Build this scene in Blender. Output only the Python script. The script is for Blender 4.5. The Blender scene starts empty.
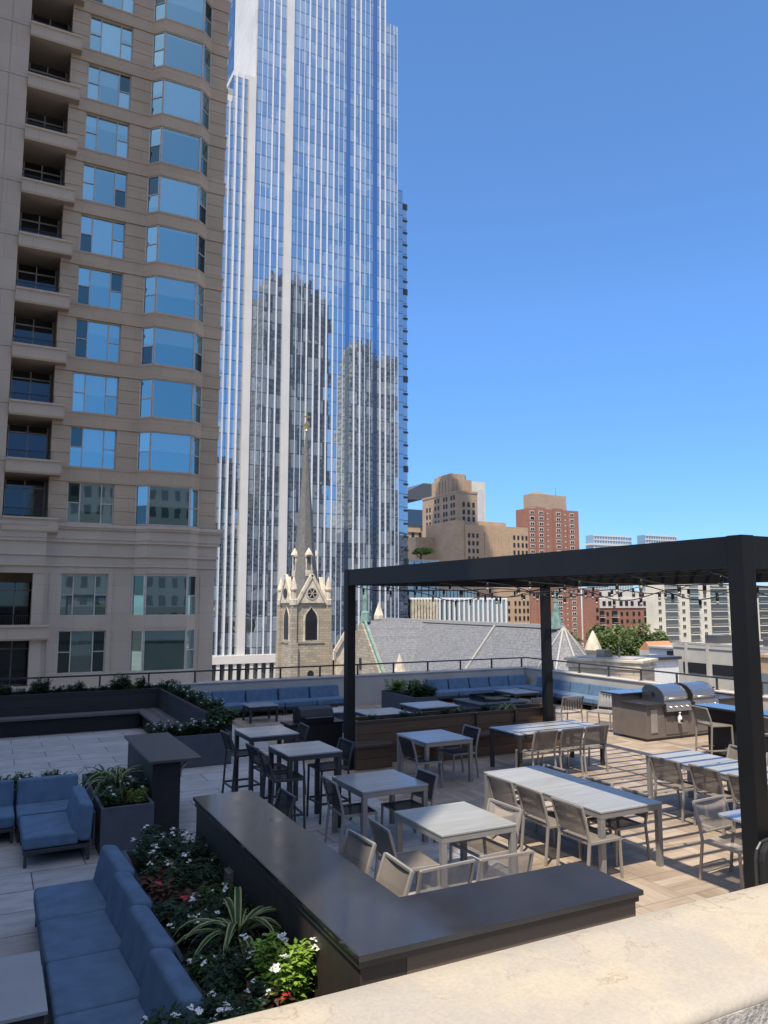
import bpy, bmesh, math, random
from mathutils import Vector, Matrix
random.seed(7)
R = math.radians
S = bpy.context.scene
C = S.collection
H = 3.15                                  # eye height above the terrace floor

# ------------------------------------------------------------------ camera, sky, sun, exposure
cam_d = bpy.data.cameras.new('camera'); cam = bpy.data.objects.new('camera', cam_d); C.objects.link(cam)
S.camera = cam
cam.location = (0, 0, H)
cam.rotation_euler = (R(90 + 6.677), 0, R(-27.2))
cam_d.sensor_fit = 'VERTICAL'; cam_d.sensor_height = 36.0
cam_d.lens = 36.0 * 762.36 / 1024
cam_d.clip_start = 0.05; cam_d.clip_end = 6000

SUN_EL, SUN_AZ = 63.5, 226.0              # azimuth clockwise from +Y: behind left of the camera
w = bpy.data.worlds.new('World'); S.world = w; w.use_nodes = True
nt = w.node_tree; bg = nt.nodes['Background']
sky = nt.nodes.new('ShaderNodeTexSky'); sky.sky_type = 'NISHITA'; sky.sun_disc = False
sky.sun_elevation = R(SUN_EL); sky.sun_rotation = R(SUN_AZ)
sky.air_density = 1.0; sky.dust_density = 0.05; sky.ozone_density = 4.0; sky.altitude = 1800
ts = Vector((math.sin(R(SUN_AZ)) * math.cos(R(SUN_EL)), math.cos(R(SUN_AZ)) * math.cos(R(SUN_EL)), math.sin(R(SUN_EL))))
hs = nt.nodes.new('ShaderNodeHueSaturation'); hs.inputs['Saturation'].default_value = 1.12
nt.links.new(sky.outputs[0], hs.inputs['Color'])
# sky graded bluer low down; warm glow added round the sun as fill light
tc_ = nt.nodes.new('ShaderNodeTexCoord'); sp_ = nt.nodes.new('ShaderNodeSeparateXYZ'); nt.links.new(tc_.outputs['Generated'], sp_.inputs[0])
rp_ = nt.nodes.new('ShaderNodeValToRGB'); nt.links.new(sp_.outputs[2], rp_.inputs[0])
el_ = rp_.color_ramp.elements; el_.new(.15); el_.new(.35)
for e_, (p_, c_) in zip(el_, ((0.0, (.26, .36, .52)), (.15, (.50, .62, .80)), (.35, (.82, .90, .97)), (.6, (1, 1, 1)))): e_.position = p_; e_.color = (*c_, 1)
mu_ = nt.nodes.new('ShaderNodeMix'); mu_.data_type = 'RGBA'; mu_.blend_type = 'MULTIPLY'; mu_.inputs[0].default_value = 1
nt.links.new(hs.outputs[0], mu_.inputs[6]); nt.links.new(rp_.outputs[0], mu_.inputs[7])
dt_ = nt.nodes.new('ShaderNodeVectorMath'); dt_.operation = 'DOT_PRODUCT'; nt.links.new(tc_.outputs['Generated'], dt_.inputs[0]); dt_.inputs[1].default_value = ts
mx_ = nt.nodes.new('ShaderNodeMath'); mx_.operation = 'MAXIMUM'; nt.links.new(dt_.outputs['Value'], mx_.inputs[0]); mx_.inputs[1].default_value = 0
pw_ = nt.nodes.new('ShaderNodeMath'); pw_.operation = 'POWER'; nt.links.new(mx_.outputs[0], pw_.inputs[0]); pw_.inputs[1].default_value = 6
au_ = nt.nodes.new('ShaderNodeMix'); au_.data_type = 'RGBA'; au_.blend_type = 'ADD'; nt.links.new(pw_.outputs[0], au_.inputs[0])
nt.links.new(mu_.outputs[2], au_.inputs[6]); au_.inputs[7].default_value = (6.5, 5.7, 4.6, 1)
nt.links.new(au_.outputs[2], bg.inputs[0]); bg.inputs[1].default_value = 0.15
sl = bpy.data.lights.new('sun', 'SUN'); sl.energy = 3.6; sl.angle = R(0.53); sl.color = (1.0, 0.90, 0.75)
sun = bpy.data.objects.new('sun', sl); C.objects.link(sun); sun.location = (-30, -30, 120)
sun.rotation_euler = ts.to_track_quat('Z', 'Y').to_euler()
S.view_settings.view_transform = 'Standard'; S.view_settings.look = 'None'
S.view_settings.exposure = 0.85; S.view_settings.gamma = 1.0
try: S.view_settings.use_curve_mapping = False
except Exception: pass
S.render.engine = 'CYCLES'
S.cycles.max_bounces = 7; S.cycles.transparent_max_bounces = 12
S.cycles.caustics_reflective = False; S.cycles.caustics_refractive = False

# ------------------------------------------------------------------ materials
def newmat(name):
    m = bpy.data.materials.new(name); m.use_nodes = True
    t = m.node_tree; b = t.nodes['Principled BSDF']
    return m, t, b
def N(t, kind, **kw):
    n = t.nodes.new('ShaderNode' + kind)
    for k, v in kw.items():
        if k in n.inputs: n.inputs[k].default_value = v
        else: setattr(n, k, v)
    return n
def mixc(t, fac, a, b, mode='MIX'):
    n = t.nodes.new('ShaderNodeMix'); n.data_type = 'RGBA'; n.blend_type = mode
    for s, v in ((0, fac), (6, a), (7, b)):
        if hasattr(v, 'is_output'): t.links.new(v, n.inputs[s])
        else: n.inputs[s].default_value = v if s == 0 else (v[0], v[1], v[2], 1)
    return n.outputs[2]
def math_(t, op, a, b=None, c=None):
    n = t.nodes.new('ShaderNodeMath'); n.operation = op
    for i, v in enumerate((a, b, c)):
        if v is None: continue
        if hasattr(v, 'is_output'): t.links.new(v, n.inputs[i])
        else: n.inputs[i].default_value = v
    return n.outputs[0]
def ramp(t, fac, stops):
    n = t.nodes.new('ShaderNodeValToRGB'); t.links.new(fac, n.inputs[0])
    e = n.color_ramp.elements
    while len(e) < len(stops): e.new(0.5)
    for el, (p, c) in zip(e, stops): el.position = p; el.color = (c[0], c[1], c[2], 1)
    return n.outputs[0]
def coords(t, scale=(1, 1, 1), world=False):
    if world:
        g = t.nodes.new('ShaderNodeNewGeometry'); o = g.outputs['Position']
    else:
        o = t.nodes.new('ShaderNodeTexCoord').outputs['Object']
    mp = t.nodes.new('ShaderNodeMapping'); mp.inputs['Scale'].default_value = scale
    t.links.new(o, mp.inputs[0]); return mp.outputs[0]
def noise(t, vec, scale, detail=4, rough=.55):
    n = N(t, 'TexNoise', Scale=scale, Detail=detail, Roughness=rough); t.links.new(vec, n.inputs['Vector']); return n.outputs['Fac']
def bump(t, b, h, strength=.3, dist=.02):
    n = N(t, 'Bump', Strength=strength, Distance=dist); t.links.new(h, n.inputs['Height']); t.links.new(n.outputs[0], b.inputs['Normal'])
MATS = {}
def M(name, col, rough=.6, metal=0.0, var=.12, sc=3.0, bs=0, bsc=60, spec=.5, stretch=(1, 1, 1)):
    m, t, b = newmat(name)
    v = coords(t, stretch)
    f = noise(t, v, sc)
    lo = tuple(max(0, c * (1 - var)) for c in col); hi = tuple(min(1, c * (1 + var)) for c in col)
    t.links.new(ramp(t, f, [(.3, lo), (.7, hi)]), b.inputs['Base Color'])
    b.inputs['Roughness'].default_value = rough; b.inputs['Metallic'].default_value = metal
    b.inputs['Specular IOR Level'].default_value = spec
    if bs: bump(t, b, noise(t, v, bsc, 3), bs, .01)
    MATS[name] = m; return m

M('dark_metal', (.009, .009, .0095), .45, 0, .2, 2.5, 0, 60, .3)
M('black_metal', (.012, .012, .013), .45)
M('bronze_metal', (.045, .04, .036), .4, 0, .2)
M('taupe_metal', (.32, .29, .255), .42, .25, .08)
M('grey_frame', (.25, .24, .23), .42, .2, .08)
M('dark_frame', (.045, .045, .048), .42, .2, .1)
M('steel', (.55, .535, .51), .36, 1.0, .06, 6, 0, 60, .5, (1, 12, 1))
M('dark_steel', (.2, .19, .18), .35, .9, .1)
M('blue_fabric', (.10, .16, .235), .85, 0, .16, 5, .35, 14, .15)
M('planter_grey', (.075, .085, .1), .7, 0, .12, 4, .1, 90, .3)
M('planter_dark', (.017, .016, .016), .6, 0, .2, 5, 0, 60, .35, (1, 1, 9))
M('soil', (.02, .016, .012), .95, 0, .4, 20, .6, 60, .1)
M('pebble_grey', (.1, .11, .13), .5)
M('cabinet_taupe', (.15, .125, .105), .55, 0, .1, 4)
M('counter_dark', (.035, .03, .028), .3)
M('fin_white', (.60, .61, .63), .5)
M('mullion_blue', (.52, .56, .62), .5)
M('white_paint', (.72, .72, .70), .55, 0, .05, 2)
M('wall_panel', (.54, .52, .485), .5, 0, .06, .2)
M('cream_stone', (.52, .455, .35), .85, 0, .3, 1.2)
M('copper_green', (.15, .25, .215), .7, 0, .35, 1.5)
M('gold', (.36, .29, .13), .4, .6)
M('roof_gravel', (.34, .32, .29), .9, 0, .2, 2)
M('concrete', (.43, .41, .36), .85, 0, .12, .4)
M('dark_void', (.012, .013, .015), .5)
M('red_paint', (.35, .03, .03), .6)
M('orange_tile', (.45, .2, .1), .8)
M('white_petal', (.82, .82, .80), .7, 0, .05)
M('red_petal', (.45, .02, .025), .6, 0, .25, 20)
M('flower_eye', (.5, .45, .1), .7)
M('bark', (.06, .045, .03), .9, 0, .3, 6)
M('bulb_glass', (.34, .31, .26), .15, 0, .05)
M('bar_top', (.028, .028, .031), .13, 0, .25, 1.4, 0, 60, .6)
M('bar_panel', (.036, .029, .023), .55, 0, .18, 3, 0, 60, .4, (6, 6, .6))
M('podium_top', (.06, .055, .052), .5, 0, .1)
M('stone_top', (.24, .25, .27), .22, 0, .15, 8)
M('tower_grey', (.17, .17, .165), .75, 0, .15, .1)

def leafmat(name, lo, hi, trans=.25):
    m, t, b = newmat(name)
    info = N(t, 'NewGeometry'); v = coords(t)
    f = noise(t, v, 11, 2)
    r = math_(t, 'ADD', math_(t, 'MULTIPLY', info.outputs['Random Per Island'], .75), math_(t, 'MULTIPLY', f, .3))
    col = ramp(t, r, [(.1, lo), (.95, hi)])
    t.links.new(col, b.inputs['Base Color']); b.inputs['Roughness'].default_value = .55
    b.inputs['Specular IOR Level'].default_value = .3
    tr = N(t, 'BsdfTranslucent'); t.links.new(col, tr.inputs[0])
    mx = N(t, 'MixShader'); mx.inputs[0].default_value = trans
    t.links.new(b.outputs[0], mx.inputs[1]); t.links.new(tr.outputs[0], mx.inputs[2])
    t.links.new(mx.outputs[0], t.nodes['Material Output'].inputs[0]); MATS[name] = m
leafmat('leaf_dark', (.008, .022, .010), (.035, .075, .022))
leafmat('leaf_mid', (.02, .05, .014), (.07, .125, .035))
leafmat('leaf_lime', (.11, .2, .02), (.27, .42, .06))
leafmat('leaf_bronze', (.05, .02, .015), (.12, .06, .03))
leafmat('blade_green', (.03, .07, .02), (.06, .12, .04))
leafmat('blade_cream', (.3, .32, .12), (.42, .43, .2))
leafmat('tree_leaf', (.045, .08, .02), (.17, .215, .075), .25)
leafmat('tree_leaf_bright', (.08, .14, .02), (.2, .28, .05), .2)

def m_deck():
    m, t, b = newmat('deck_tile')
    v = coords(t)
    sep = N(t, 'SeparateXYZ'); t.links.new(v, sep.inputs[0])
    X, Y = sep.outputs[0], sep.outputs[1]
    T = .62
    ix = math_(t, 'FLOOR', math_(t, 'DIVIDE', X, T)); iy = math_(t, 'FLOOR', math_(t, 'DIVIDE', Y, T))
    par = math_(t, 'MODULO', math_(t, 'ABSOLUTE', math_(t, 'ADD', ix, iy)), 2.0)
    par = math_(t, 'GREATER_THAN', par, .5)
    # coordinate across the planks of a tile
    def sel(a, c):
        n = t.nodes.new('ShaderNodeMix'); n.data_type = 'FLOAT'
        t.links.new(par, n.inputs[0]); t.links.new(a, n.inputs[2]); t.links.new(c, n.inputs[3]); return n.outputs[0]
    across = sel(X, Y); along = sel(Y, X)
    pl = math_(t, 'DIVIDE', across, T / 4)
    pid = math_(t, 'FLOOR', pl); pf = math_(t, 'FRACT', pl)
    cmb = N(t, 'CombineXYZ'); t.links.new(pid, cmb.inputs[0]); t.links.new(ix, cmb.inputs[1]); t.links.new(iy, cmb.inputs[2])
    wn = N(t, 'TexWhiteNoise', noise_dimensions='3D'); t.links.new(cmb.outputs[0], wn.inputs['Vector'])
    g = N(t, 'CombineXYZ'); t.links.new(math_(t, 'MULTIPLY', across, 16), g.inputs[0]); t.links.new(math_(t, 'MULTIPLY', along, 1.6), g.inputs[1]); t.links.new(math_(t, 'MULTIPLY', wn.outputs[0], 37), g.inputs[2])
    gr = noise(t, g.outputs[0], 1.6, 6, .65)
    val = math_(t, 'ADD', math_(t, 'MULTIPLY', wn.outputs[0], .38), math_(t, 'MULTIPLY', gr, .75))
    col = ramp(t, val, [(.2, (.19, .14, .10)), (.5, (.33, .255, .185)), (.85, (.46, .375, .29))])
    big = noise(t, v, .45, 4)
    col = mixc(t, .5, col, ramp(t, big, [(.35, (.62, .62, .62)), (.65, (1, 1, 1))]), 'MULTIPLY')
    # joints
    jp = math_(t, 'LESS_THAN', math_(t, 'MINIMUM', pf, math_(t, 'SUBTRACT', 1, pf)), .022)
    fx = math_(t, 'FRACT', math_(t, 'DIVIDE', X, T)); fy = math_(t, 'FRACT', math_(t, 'DIVIDE', Y, T))
    e = math_(t, 'MINIMUM', math_(t, 'MINIMUM', fx, math_(t, 'SUBTRACT', 1, fx)), math_(t, 'MINIMUM', fy, math_(t, 'SUBTRACT', 1, fy)))
    jt = math_(t, 'LESS_THAN', e, .007)
    col = mixc(t, math_(t, 'MULTIPLY', jp, .5), col, (.09, .08, .07)); col = mixc(t, math_(t, 'MULTIPLY', jt, .6), col, (.05, .045, .04))
    # scattered dark stains
    vo = N(t, 'TexVoronoi', Scale=1.3); t.links.new(v, vo.inputs['Vector'])
    st = math_(t, 'LESS_THAN', math_(t, 'ADD', vo.outputs['Distance'], math_(t, 'MULTIPLY', noise(t, v, 22), .06)), .065)
    col = mixc(t, math_(t, 'MULTIPLY', st, .7), col, (.07, .05, .04))
    t.links.new(col, b.inputs['Base Color']); b.inputs['Roughness'].default_value = .62
    b.inputs['Specular IOR Level'].default_value = .35
    bump(t, b, gr, .12, .01); MATS['deck_tile'] = m
m_deck()

def m_stone_light():      # light lounge paving, run on over shaded deck tiles to paint their bluish shade
    m, t, b = newmat('paver_grey')
    v = coords(t)
    br = N(t, 'TexBrick', offset=.5, Scale=1.0)
    for k, val in (('Color1', (.47, .455, .435, 1)), ('Color2', (.37, .36, .345, 1)), ('Mortar', (.06, .06, .06, 1)), ('Mortar Size', .007), ('Brick Width', 1.2), ('Row Height', .6)):
        br.inputs[k].default_value = val
    t.links.new(v, br.inputs['Vector'])
    g = noise(t, coords(t, (1.3, 4.5, 1)), 1.7, 6, .65)
    col = mixc(t, .65, br.outputs[0], ramp(t, g, [(.32, (.55, .5, .46)), (.6, (1, 1, 1))]), 'MULTIPLY')
    t.links.new(col, b.inputs['Base Color']); b.inputs['Roughness'].default_value = .55; bump(t, b, g, .1, .01); MATS['paver_grey'] = m
m_stone_light()

def m_cap():
    m, t, b = newmat('stucco_cap')
    v = coords(t)
    vv = N(t, 'VectorMath', operation='ADD')
    nz = N(t, 'TexNoise', Scale=5.0, Detail=6.0); t.links.new(v, nz.inputs['Vector'])
    t.links.new(v, vv.inputs[0])
    sc = N(t, 'VectorMath', operation='SCALE'); t.links.new(nz.outputs['Color'], sc.inputs[0]); sc.inputs['Scale'].default_value = .22; t.links.new(sc.outputs[0], vv.inputs[1])
    a = noise(t, vv.outputs[0], 2.6, 7, .6)
    pat = ramp(t, a, [(.38, (.45, .39, .295)), (.50, (.44, .38, .285)), (.58, (.385, .34, .275)), (.7, (.37, .33, .28))])
    for lev, k in ((.47, .38), (.555, .25), (.42, .22)):           # fine brown tide lines round the patches, broken up
        edge = math_(t, 'LESS_THAN', math_(t, 'ABSOLUTE', math_(t, 'SUBTRACT', a, lev)), .0035)
        brk = math_(t, 'GREATER_THAN', noise(t, v, 7, 3), .54)
        pat = mixc(t, math_(t, 'MULTIPLY', math_(t, 'MULTIPLY', edge, brk), k), pat, (.22, .155, .10))
    halo = ramp(t, a, [(.455, (0, 0, 0)), (.468, (.35, .35, .35)), (.485, (0, 0, 0))])
    pat = mixc(t, halo, pat, (.36, .27, .19))
    sp = noise(t, v, 55, 6, .7); msk = ramp(t, noise(t, v, 2.1, 3), [(.48, (0, 0, 0)), (.6, (1, 1, 1))])
    pits = math_(t, 'GREATER_THAN', sp, .635)
    pat = mixc(t, math_(t, 'MULTIPLY', math_(t, 'MULTIPLY', pits, msk), .55), pat, (.2, .165, .135))
    gr = noise(t, v, 210, 3, .6)
    pat = mixc(t, .25, pat, ramp(t, gr, [(.35, (.6, .6, .6)), (.6, (1, 1, 1))]), 'MULTIPLY')
    t.links.new(pat, b.inputs['Base Color']); b.inputs['Roughness'].default_value = .9
    hb = math_(t, 'ADD', math_(t, 'MULTIPLY', a, .8), math_(t, 'MULTIPLY', noise(t, v, 90, 4), .25))
    bump(t, b, hb, .35, .012); MATS['stucco_cap'] = m
m_cap()
M('stucco_wall', (.45, .405, .35), .9, 0, .10, 1.2, .35, 140)
M('stucco_rough', (.34, .31, .27), .95, 0, .3, 30, .9, 120)

def m_planks(name, c1, c2, axis, width, rough=.6):
    m, t, b = newmat(name); v = coords(t)
    sep = N(t, 'SeparateXYZ'); t.links.new(v, sep.inputs[0])
    q = math_(t, 'DIVIDE', sep.outputs[axis], width)
    pid = math_(t, 'FLOOR', q); pf = math_(t, 'FRACT', q)
    wn = N(t, 'TexWhiteNoise', noise_dimensions='1D'); t.links.new(pid, wn.inputs['W'])
    st = [2.0, 2.0, 2.0]; st[axis] = 40.0
    g = noise(t, coords(t, tuple(st)), 1.0, 6, .6)
    col = ramp(t, math_(t, 'ADD', math_(t, 'MULTIPLY', wn.outputs[0], .4), math_(t, 'MULTIPLY', g, .6)), [(.2, c1), (.8, c2)])
    j = math_(t, 'LESS_THAN', pf, .05)
    col = mixc(t, j, col, tuple(c * .25 for c in c1))
    t.links.new(col, b.inputs['Base Color']); b.inputs['Roughness'].default_value = rough; bump(t, b, g, .15, .01); MATS[name] = m
m_planks('wood_brown', (.065, .038, .023), (.15, .088, .05), 2, .19)
m_planks('wood_bench', (.06, .04, .03), (.12, .082, .06), 1, .14)
m_planks('wood_dark', (.014, .0125, .012), (.03, .027, .025), 2, .2)
m_planks('bench_grey', (.07, .067, .065), (.13, .125, .12), 1, .12)
m_planks('bench_grey_x', (.07, .067, .065), (.13, .125, .12), 0, .12)
m_planks('bar_wood', (.085, .062, .046), (.135, .10, .075), 2, .35)

def m_tabletop(name, c1, c2, axis, rough=.3):
    m, t, b = newmat(name); v = coords(t)
    sep = N(t, 'SeparateXYZ'); t.links.new(v, sep.inputs[0])
    q = math_(t, 'ADD', math_(t, 'DIVIDE', sep.outputs[axis], .31), .5)
    pid = math_(t, 'FLOOR', q); pf = math_(t, 'FRACT', q)
    wn = N(t, 'TexWhiteNoise', noise_dimensions='1D'); t.links.new(pid, wn.inputs['W'])
    st = [1.6, 1.6, 1.6]; st[axis] = 14.0
    g = noise(t, coords(t, tuple(st)), 1.3, 7, .65)
    col = ramp(t, math_(t, 'ADD', math_(t, 'MULTIPLY', wn.outputs[0], .25), math_(t, 'MULTIPLY', g, .75)), [(.25, c1), (.75, c2)])
    j = math_(t, 'LESS_THAN', math_(t, 'MINIMUM', pf, math_(t, 'SUBTRACT', 1, pf)), .008)
    col = mixc(t, math_(t, 'MULTIPLY', j, .8), col, (.12, .12, .11))
    t.links.new(col, b.inputs['Base Color']); b.inputs['Roughness'].default_value = rough; b.inputs['Specular IOR Level'].default_value = .5
    MATS[name] = m
_t = MATS['bar_top'].node_tree; _b = _t.nodes['Principled BSDF']
_t.links.new(ramp(_t, noise(_t, coords(_t), 2.2, 6, .65), [(.35, (.08, .08, .08)), (.7, (.20, .20, .20))]), _b.inputs['Roughness'])
m_tabletop('table_tile', (.255, .255, .235), (.36, .36, .335), 1, .36)
m_tabletop('table_tile_skylit', (.25, .26, .275), (.36, .37, .385), 1, .2)  # blue sky reflection tinted into the tile of the shaded tables
M('coffee_top', (.33, .34, .35), .35, 0, .1, 1.5)

def m_sling(name, col, tr=.22):
    m, t, b = newmat(name); b.inputs['Base Color'].default_value = (*col, 1); b.inputs['Roughness'].default_value = .75
    b.inputs['Specular IOR Level'].default_value = .25
    v = coords(t); f = noise(t, v, 5, 3)
    t.links.new(ramp(t, f, [(.3, tuple(c * .88 for c in col)), (.7, tuple(min(1, c * 1.1) for c in col))]), b.inputs['Base Color'])
    tp = N(t, 'BsdfTransparent'); mx = N(t, 'MixShader'); mx.inputs[0].default_value = tr
    t.links.new(b.outputs[0], mx.inputs[1]); t.links.new(tp.outputs[0], mx.inputs[2])
    t.links.new(mx.outputs[0], t.nodes['Material Output'].inputs[0]); MATS[name] = m
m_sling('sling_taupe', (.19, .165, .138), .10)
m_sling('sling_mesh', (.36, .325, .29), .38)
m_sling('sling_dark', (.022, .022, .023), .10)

def m_glass(name, tint, refl, dark, rough=.015, wob=.0, panel=None, roughvar=0):
    """Reflective glazing over a dark interior."""
    m, t, b = newmat(name)
    v = coords(t)
    info = N(t, 'ObjectInfo')
    dcol = mixc(t, info.outputs['Random'], tuple(c * .3 for c in dark), tuple(c * 2.6 for c in dark))
    df = N(t, 'BsdfDiffuse'); t.links.new(dcol, df.inputs[0])
    gl = N(t, 'BsdfGlossy'); gl.inputs['Color'].default_value = (*tint, 1); gl.inputs['Roughness'].default_value = rough
    mx = N(t, 'MixShader'); mx.inputs[0].default_value = refl
    t.links.new(df.outputs[0], mx.inputs[1]); t.links.new(gl.outputs[0], mx.inputs[2])
    t.links.new(mx.outputs[0], t.nodes['Material Output'].inputs[0])
    if wob:
        bp = N(t, 'Bump', Strength=wob, Distance=.05); t.links.new(noise(t, v, .9, 2), bp.inputs['Height'])
        t.links.new(bp.outputs[0], gl.inputs['Normal'])
    MATS[name] = m
m_glass('window_glass', (.44, .61, .67), .56, (.04, .06, .065), .012, .025)
m_glass('dark_glass', (.5, .6, .65), .22, (.012, .014, .016), .02, .1)
m_glass('bay_glass', (.5, .56, .6), .2, (.06, .062, .06), .1, 0)
m_glass('door_glass', (.5, .6, .65), .09, (.02, .02, .02), .03, 0)
m_glass('recess_glass', (.5, .64, .85), .5, (.02, .03, .05), .03, .1)
m_glass('city_glass', (.6, .72, .8), .4, (.05, .06, .07), .05, .1)
m_glass('teal_glass', (.6, .7, .76), .3, (.10, .13, .14), .1, .1)

def m_window(name, side):
    m, t, b = newmat(name)
    info = N(t, 'ObjectInfo'); geo = N(t, 'NewGeometry'); v = coords(t)
    cm = N(t, 'CombineXYZ'); t.links.new(info.outputs['Random'], cm.inputs[0]); t.links.new(geo.outputs['Random Per Island'], cm.inputs[1])
    wn = N(t, 'TexWhiteNoise', noise_dimensions='3D'); t.links.new(cm.outputs[0], wn.inputs['Vector']); r = wn.outputs['Value']
    dark = math_(t, 'LESS_THAN', r, .24); lite = math_(t, 'GREATER_THAN', r, .72)
    sep = N(t, 'SeparateXYZ'); t.links.new(v, sep.inputs[0])
    dark = math_(t, 'MULTIPLY', dark, math_(t, 'GREATER_THAN', math_(t, 'ABSOLUTE', sep.outputs[0]), side))
    # curtains hang in folds behind some panes, blinds come part of the way down behind others
    wv = N(t, 'TexWave', Scale=2.2, Distortion=2.5, Detail=2.0); t.links.new(coords(t, (3, 3, .15)), wv.inputs['Vector'])
    bl = math_(t, 'GREATER_THAN', sep.outputs[2], math_(t, 'ADD', .3, math_(t, 'MULTIPLY', info.outputs['Random'], 1.9)))
    cur = mixc(t, wv.outputs['Fac'], (.13, .19, .20), (.30, .36, .35))
    base = mixc(t, bl, (.02, .045, .05), (.15, .2, .205))
    dcol = mixc(t, lite, base, cur); dcol = mixc(t, dark, dcol, (.02, .025, .025))
    df = N(t, 'BsdfDiffuse'); t.links.new(dcol, df.inputs[0])
    gl = N(t, 'BsdfGlossy', Roughness=.015); gl.inputs['Color'].default_value = (.41, .61, .59, 1)
    bp = N(t, 'Bump', Strength=.03, Distance=.05); t.links.new(noise(t, v, .8, 2), bp.inputs['Height']); t.links.new(bp.outputs[0], gl.inputs['Normal'])
    mx = N(t, 'MixShader'); t.links.new(math_(t, 'SUBTRACT', math_(t, 'ADD', .48, math_(t, 'MULTIPLY', r, .14)), math_(t, 'MULTIPLY', dark, .34)), mx.inputs[0])
    t.links.new(df.outputs[0], mx.inputs[1]); t.links.new(gl.outputs[0], mx.inputs[2])
    t.links.new(mx.outputs[0], t.nodes['Material Output'].inputs[0]); MATS[name] = m
m_window('window_pane', .56); m_window('bay_pane', 1.2)

def m_curtain(name, bay, floor_h, refl=.62, light=(.36, .42, .46), normal_axis=1):
    """Curtain wall: floor-high panes, each tilted a hair, dark joint lines at floors, some with blinds."""
    m, t, b = newmat(name)
    v = coords(t)
    sep = N(t, 'SeparateXYZ'); t.links.new(v, sep.inputs[0])
    hx = math_(t, 'ADD', sep.outputs[0], sep.outputs[1])
    qx = math_(t, 'DIVIDE', hx, bay); qz = math_(t, 'DIVIDE', sep.outputs[2], floor_h)
    fx = math_(t, 'FLOOR', qx); fz = math_(t, 'FLOOR', qz); rz = math_(t, 'FRACT', qz)
    cm = N(t, 'CombineXYZ'); t.links.new(fx, cm.inputs[0]); t.links.new(fz, cm.inputs[1])
    wn = N(t, 'TexWhiteNoise', noise_dimensions='3D'); t.links.new(cm.outputs[0], wn.inputs['Vector'])
    # panes with blinds cluster in runs of floors
    cl = noise(t, coords(t, (.055, .055, .085)), 1.0, 3, .5)
    lite = math_(t, 'GREATER_THAN', math_(t, 'ADD', cl, math_(t, 'MULTIPLY', math_(t, 'SUBTRACT', wn.outputs['Value'], .5), .30)), .535)
    base = mixc(t, wn.outputs['Value'], (.03, .045, .065), (.11, .15, .19))
    dcol = mixc(t, math_(t, 'MULTIPLY', lite, .55), base, light)
    sill = math_(t, 'LESS_THAN', rz, .07)
    dcol = mixc(t, sill, dcol, (.05, .07, .10))
    df = N(t, 'BsdfDiffuse'); t.links.new(dcol, df.inputs[0])
    geo = N(t, 'NewGeometry')
    sub = N(t, 'VectorMath', operation='SUBTRACT'); t.links.new(wn.outputs['Color'], sub.inputs[0]); sub.inputs[1].default_value = (.5, .5, .5)
    scl = N(t, 'VectorMath', operation='SCALE'); t.links.new(sub.outputs[0], scl.inputs[0]); scl.inputs['Scale'].default_value = .010
    wv = N(t, 'TexNoise', Scale=.8, Detail=1.0); t.links.new(v, wv.inputs['Vector'])
    sub2 = N(t, 'VectorMath', operation='SUBTRACT'); t.links.new(wv.outputs['Color'], sub2.inputs[0]); sub2.inputs[1].default_value = (.5, .5, .5)
    scl2 = N(t, 'VectorMath', operation='SCALE'); t.links.new(sub2.outputs[0], scl2.inputs[0]); scl2.inputs['Scale'].default_value = .010
    ad = N(t, 'VectorMath', operation='ADD'); t.links.new(geo.outputs['Normal'], ad.inputs[0]); t.links.new(scl.outputs[0], ad.inputs[1])
    ad2 = N(t, 'VectorMath', operation='ADD'); t.links.new(ad.outputs[0], ad2.inputs[0]); t.links.new(scl2.outputs[0], ad2.inputs[1])
    nm = N(t, 'VectorMath', operation='NORMALIZE'); t.links.new(ad2.outputs[0], nm.inputs[0])
    gl = N(t, 'BsdfGlossy', Roughness=.02); gl.inputs['Color'].default_value = (.72, .765, .77, 1); t.links.new(nm.outputs[0], gl.inputs['Normal'])
    mx = N(t, 'MixShader')
    k = math_(t, 'MULTIPLY', math_(t, 'SUBTRACT', 1.0, math_(t, 'MULTIPLY', sill, .55)), math_(t, 'SUBTRACT', refl, math_(t, 'MULTIPLY', lite, .12)))
    t.links.new(k, mx.inputs[0])
    t.links.new(df.outputs[0], mx.inputs[1]); t.links.new(gl.outputs[0], mx.inputs[2])
    t.links.new(mx.outputs[0], t.nodes['Material Output'].inputs[0]); MATS[name] = m
m_curtain('curtain_glass', 1.25, 3.3, .6)

def m_brick(name, c1, c2, mort, bw=.5, rh=.18, ms=.02, rough=.85, rot=False, big=.15):
    m, t, b = newmat(name)
    v = coords(t)
    sep = N(t, 'SeparateXYZ'); t.links.new(v, sep.inputs[0])
    cm = N(t, 'CombineXYZ'); t.links.new(math_(t, 'ADD', sep.outputs[0], sep.outputs[1]), cm.inputs[0]); t.links.new(sep.outputs[2], cm.inputs[1])
    br = N(t, 'TexBrick', Scale=1.0)
    for k, val in (('Color1', (*c1, 1)), ('Color2', (*c2, 1)), ('Mortar', (*mort, 1)), ('Mortar Size', ms), ('Brick Width', bw), ('Row Height', rh)): br.inputs[k].default_value = val
    t.links.new(cm.outputs[0], br.inputs['Vector'])
    n = noise(t, v, big, 5)
    col = mixc(t, .6, br.outputs[0], ramp(t, n, [(.3, (.72, .72, .72)), (.7, (1, 1, 1))]), 'MULTIPLY')
    t.links.new(col, b.inputs['Base Color']); b.inputs['Roughness'].default_value = rough; b.inputs['Specular IOR Level'].default_value = .2; MATS[name] = m
m_brick('brown_stone', (.53, .405, .285), (.49, .375, .26), (.32, .24, .17), 1.6, .69, .006, .8, False, .3)
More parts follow.
